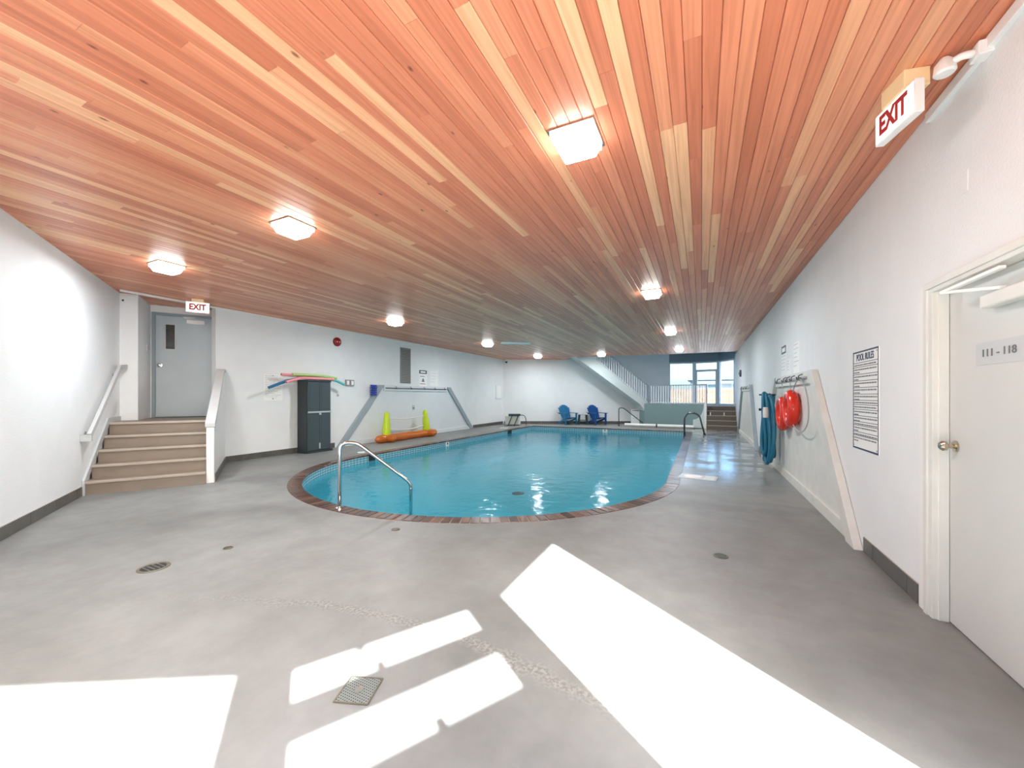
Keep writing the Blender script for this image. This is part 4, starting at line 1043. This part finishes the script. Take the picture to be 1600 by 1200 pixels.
# pool rules sign
t = thing('pool_rules_sign', 'tall white POOL RULES sign with navy lines beside the right door', 'sign', (XR, 4.74, 0.895), RZ_R)
SWD, SH = 0.59, 0.89
obj('board', MB().box((0, -0.006, 0), (SWD, 0, SH)), 'paper', t)
obj('border', MB().box((0, -0.0075, 0), (0.014, -0.006, SH)).box((SWD - 0.014, -0.0075, 0), (SWD, -0.006, SH)).box((0, -0.0075, 0), (SWD, -0.006, 0.014)).box((0, -0.0075, SH - 0.014), (SWD, -0.006, SH)), 'navy', t)
text('POOL RULES', 0.085, 'navy', t, (SWD / 2, -0.0075, SH - 0.06), width=0.40, bold=0.001)
lines = [0.785, 0.745, 0.680, 0.620, 0.560, 0.500, 0.445, 0.405, 0.362, 0.305, 0.250, 0.215, 0.155, 0.122]
ln = MB(); pr = MB(); random.seed(3)
for i, z in enumerate(lines):
    ln.box((0.014, -0.0073, z - 0.0025), (SWD - 0.014, -0.006, z + 0.0025))
    nxt = lines[i + 1] if i + 1 < len(lines) else 0.04
    rows = 2 if z - nxt > 0.05 else 1
    for r_ in range(rows):
        zz = z - 0.016 - r_ * 0.026; x_ = 0.03; end = SWD - 0.05 if r_ == 0 else 0.14
        while x_ < end:
            e = x_ + random.uniform(0.012, 0.05); pr.box((x_, -0.0072, zz - 0.012), (min(e, SWD - 0.03), -0.006, zz)); x_ = e + 0.010
obj('ruled_line', ln, 'navy', t, kind='stuff'); obj('print', pr, 'ink', t, kind='stuff')
for x_, z_ in ((0.03, 0.03), (SWD - 0.03, 0.03), (0.03, SH - 0.03), (SWD - 0.03, SH - 0.03)): obj('screw', MB().lathe([(0.008, -0.0075), (0.006, -0.011)], 8, c=(x_, 0, z_), axis='y'), 'steel', t)
sheet('white notice with a navy header above the hose on the right wall', (XR, 8.45, 2.27), RZ_R, 0.44, 0.54, 5, head=0.14)
sheet('narrow white notice between two others above the life rings', (XR, 7.92, 1.99), RZ_R, 0.26, 0.27, 4)
sheet('tall white notice nearest the camera above the life rings', (XR, 7.42, 2.20), RZ_R, 0.42, 0.47, 6)
sheet('small white notice above the far empty rack', (XR, 13.95, 2.15), RZ_R, 0.30, 0.40, 3)
t = thing('fire_pull_station', 'small dark round device on the right wall before the landing', 'alarm', (XR, 16.40, 2.20), RZ_R)
obj('base', MB().lathe([(0.13, 0), (0.13, -0.04), (0.11, -0.06), (0, -0.065)], 20, axis='y'), 'dsteel', t, smooth='auto'); obj('centre', MB().lathe([(0.05, -0.06), (0.04, -0.075), (0, -0.08)], 14, axis='y'), 'black', t)
t = thing('wall_valve', 'small dark oval fitting on the right wall left of the hose', 'fitting', (XR, 10.75, 1.06), RZ_R)
obj('flange', MB().lathe([(0.09, 0), (0.09, -0.02), (0.05, -0.04)], 18, axis='y'), 'dsteel', t, smooth='auto'); obj('stem', MB().lathe([(0.03, -0.04), (0.03, -0.09), (0, -0.092)], 12, axis='y'), 'black', t)
t = thing('blank_plate', 'blank white cover plate high on the right wall above the door', 'cover plate', (XR, 3.01, 2.49), RZ_R)
obj('plate', MB().box((-0.035, -0.006, 0), (0.035, 0, 0.12)), 'wall', t, bevel=0.003); obj('screw', MB().lathe([(0.004, -0.006), (0.003, -0.008)], 8, c=(0, 0, 0.02), axis='y'), 'offwhite', t)
t = thing('emergency_light', 'white twin-headed emergency light at the top right ceiling edge', 'emergency light', (XR, 2.80, 3.10), RZ_R)
obj('bracket', MB().box((-0.04, -0.06, -0.02), (0.04, 0, 0.05)), 'white', t, bevel=0.006)
obj('arm', MB().tube(smooth_path([(0, -0.05, 0.01), (0, -0.10, 0.02), (-0.04, -0.13, 0.02)], 0.03, 4), 0.018, 8), 'white', t, smooth=True)
obj('head', MB().lathe([(0.018, 0.05), (0.04, 0.02), (0.045, -0.025), (0.036, -0.035), (0, -0.037)], 18, c=(-0.05, -0.145, 0.01)), 'white', t, smooth='auto')

# hose, life rings, hoop
t = thing('vacuum_hose', 'thick teal vacuum hose hung in long loops on the right rack', 'hose', (1.20, 8.50, 0.0), RZ_R)
random.seed(11)
for k in range(6):
    yo = -0.10 - 0.0 + 0.045 * (k % 3) - 0.05 * (k // 3) - 0.02; hw_ = 0.12 + 0.035 * (k % 3); zb = 0.16 + 0.05 * (k % 4); ztop = 1.43 - 0.03 * (k % 3); xo = -0.24 + 0.095 * k
    pts = []
    for i in range(40):
        a_ = 2 * math.pi * i / 40; pts.append((xo + hw_ * math.sin(a_) * (1.0 - 0.25 * math.cos(a_)), yo + 0.02 * math.sin(2 * a_ + k), (ztop + zb) / 2 + (ztop - zb) / 2 * math.cos(a_)))
    obj('loop', MB().tube(pts, 0.031, 10, closed=True), 'hose', t, smooth=True)
obj('cuff', MB().lathe([(0.04, 0), (0.044, 0.03), (0.044, 0.12), (0.036, 0.18)], 14, c=(0.42, -0.19, 1.0)), 'foam', t, smooth='auto')
obj('peg', MB().tube([(0, 0.02, 1.40), (0, -0.24, 1.40)], 0.014, 8), 'dsteel', t)
def life_ring(label, loc, zc, hook_z):
    t = thing('life_ring', label, 'life ring', loc, RZ_R, 'red life rings on the right rack')
    RR, rr = 0.205, 0.075
    pts = [(RR * math.cos(2 * math.pi * i / 36), -0.085, zc + RR * math.sin(2 * math.pi * i / 36)) for i in range(36)]
    obj('ring', MB().tube(pts, rr, 14, closed=True), 'lifered', t, smooth=True)
    obj('hanging_cord', MB().tube([(0, -0.085, zc + RR + 0.06), (0, -0.10, hook_z)], 0.006, 6), 'cable', t)
life_ring('red life ring hung lower, next to the teal hose', (1.285, 7.68, 0.0), 1.09, 1.60)
life_ring('red life ring hung higher, next to the wire hoop', (1.285, 7.05, 0.0), 1.19, 1.60)
t = thing('wire_hoop', 'large thin white wire hoop hung beside the life rings', 'hoop', (1.22, 6.55, 0.0), RZ_R)
pts = [(0.04 + 0.52 * math.sin(2 * math.pi * i / 48) * (1 - 0.22 * math.cos(2 * math.pi * i / 48)), -0.02, 1.25 + 0.36 * math.cos(2 * math.pi * i / 48)) for i in range(48)]
obj('hoop', MB().tube(pts, 0.008, 8, closed=True), 'cable', t, smooth=True)
obj('clip', MB().box((0.02, -0.035, 1.595), (0.08, -0.005, 1.63)), 'dsteel', t)

# ================================================================== FLOOR FITTINGS
def drain(label, x, y, r, mats=('drainring', 'draind')):
    t = thing('floor_drain', label, 'drain', (x, y, 0))
    obj('ring', MB().lathe([(r, 0.0), (r, 0.004), (r * 0.92, 0.006), (r * 0.78, 0.005), (r * 0.76, 0.0)], 28), mats[0], t, smooth='auto')
    obj('grate', MB().lathe([(r * 0.74, 0.0005), (r * 0.74, 0.0035), (0, 0.0035)], 24), mats[1], t)
    for k in range(4): obj('bar', MB().box((-r * 0.6, -r * 0.45 + k * r * 0.3 - 0.004, 0.003), (r * 0.6, -r * 0.45 + k * r * 0.3 + 0.004, 0.005)), mats[0], t)
drain('round dark floor drain on the left of the grey deck', -3.96, 1.565, 0.105)
drain('round greenish floor drain near the right wall', 0.15, 3.81, 0.06, ('drainring', 'table'))
drain('small round drain plug on the deck before the pool', -2.84, 3.10, 0.045)
drain('small dark drain plug left of the pool deck centre', -3.86, 2.06, 0.04)
t = thing('square_drain', 'square perforated metal floor grate between the sunlit patches', 'drain', (-1.442, 1.332, 0), R(20))
obj('frame', MB().box((-0.082, -0.082, 0), (0.082, -0.076, 0.006)).box((-0.082, 0.076, 0), (0.082, 0.082, 0.006)).box((-0.082, -0.076, 0), (-0.076, 0.076, 0.006)).box((0.076, -0.076, 0), (0.082, 0.076, 0.006)), 'drainring', t)
obj('grate', MB().box((-0.075, -0.075, 0), (0.075, 0.075, 0.005)), 'grate', t); obj('hub', MB().lathe([(0.02, 0.005), (0.02, 0.007), (0, 0.007)], 16), 'steel', t)
t = thing('skimmer_cover', 'rectangular white skimmer lid set in the deck right of the pool', 'cover', (-0.05, 7.33, 0), R(-8))
obj('frame', MB().box((-0.29, -0.2, 0), (0.29, 0.2, 0.006)), 'grey_trim', t, bevel=0.003); obj('lid', MB().lathe([(0.14, 0.006), (0.14, 0.011), (0.12, 0.013), (0, 0.013)], 28, c=(-0.08, 0, 0)), 'paper', t); obj('side_plate', MB().box((0.1, -0.17, 0.006), (0.26, 0.17, 0.010)), 'foam', t, bevel=0.002)

# ================================================================== CEILING FITTINGS
t = thing('ceiling_vent', 'white rectangular ceiling vent over the left of the pool', 'vent', (-5.62, 11.9, HC), R(35))
obj('frame', MB().box((-0.50, -0.20, -0.02), (0.50, 0.20, 0)), 'white', t, bevel=0.005)
for k in range(4): obj('slat', MB().box((-0.44, -0.15 + 0.085 * k, -0.032), (0.44, -0.10 + 0.085 * k, -0.02)), 'paper', t)
proto = thing('ceiling_light', '', 'ceiling light', (0, 0, HC), 0, 'square glass ceiling lights')
obj('base_plate', MB().box((-0.16, -0.16, -0.012), (0.16, 0.16, 0)), 'steel', proto, bevel=0.003)
def taper(z0, a, z1, b): return MB().add([(-a, -a, z0), (a, -a, z0), (a, a, z0), (-a, a, z0), (-b, -b, z1), (b, -b, z1), (b, b, z1), (-b, b, z1)], [(0, 1, 2, 3), (7, 6, 5, 4), (0, 4, 5, 1), (1, 5, 6, 2), (2, 6, 7, 3), (3, 7, 4, 0)])
obj('collar', MB().box((-0.145, -0.145, -0.045), (0.145, 0.145, -0.012)), 'diffuser', proto, bevel=0.006)
obj('diffuser', taper(-0.045, 0.135, -0.105, 0.11), 'diffuser', proto, bevel=0.01)
LIGHTS = [(-0.78, 2.63, 'nearest square ceiling light, large and bright above the centre right'), (-3.85, 2.68, 'square ceiling light above the left middle of the near deck'),
          (-6.57, 2.74, 'square ceiling light closest to the left EXIT sign'), (-6.59, 7.18, 'square ceiling light above the red bell side of the pool'),
          (-6.58, 11.65, 'square ceiling light beside the white ceiling vent'), (-6.58, 16.2, 'square ceiling light in front of the far back wall'),
          (-3.85, 16.7, 'square ceiling light just before the foot of the ceiling railing'), (-0.77, 7.08, 'second square ceiling light along the right-hand row'),
          (-0.77, 11.6, 'third square ceiling light along the right-hand row'), (-0.76, 16.2, 'farthest square ceiling light in the right-hand row, before the windows')]
for i, (x_, y_, lab) in enumerate(LIGHTS):
    o = proto if i == 0 else copy_tree(proto)
    o.location = (x_, y_, HC); o['label'] = lab
    ld = bpy.data.lights.new('bulb', 'AREA'); ld.energy = LAMP_W; ld.shape = 'SQUARE'; ld.size = 0.2; ld.color = (0.88, 0.95, 1.0)
    lo = bpy.data.objects.new('bulb', ld); COL.objects.link(lo); lo.parent = o; lo.location = (0, 0, -0.115)
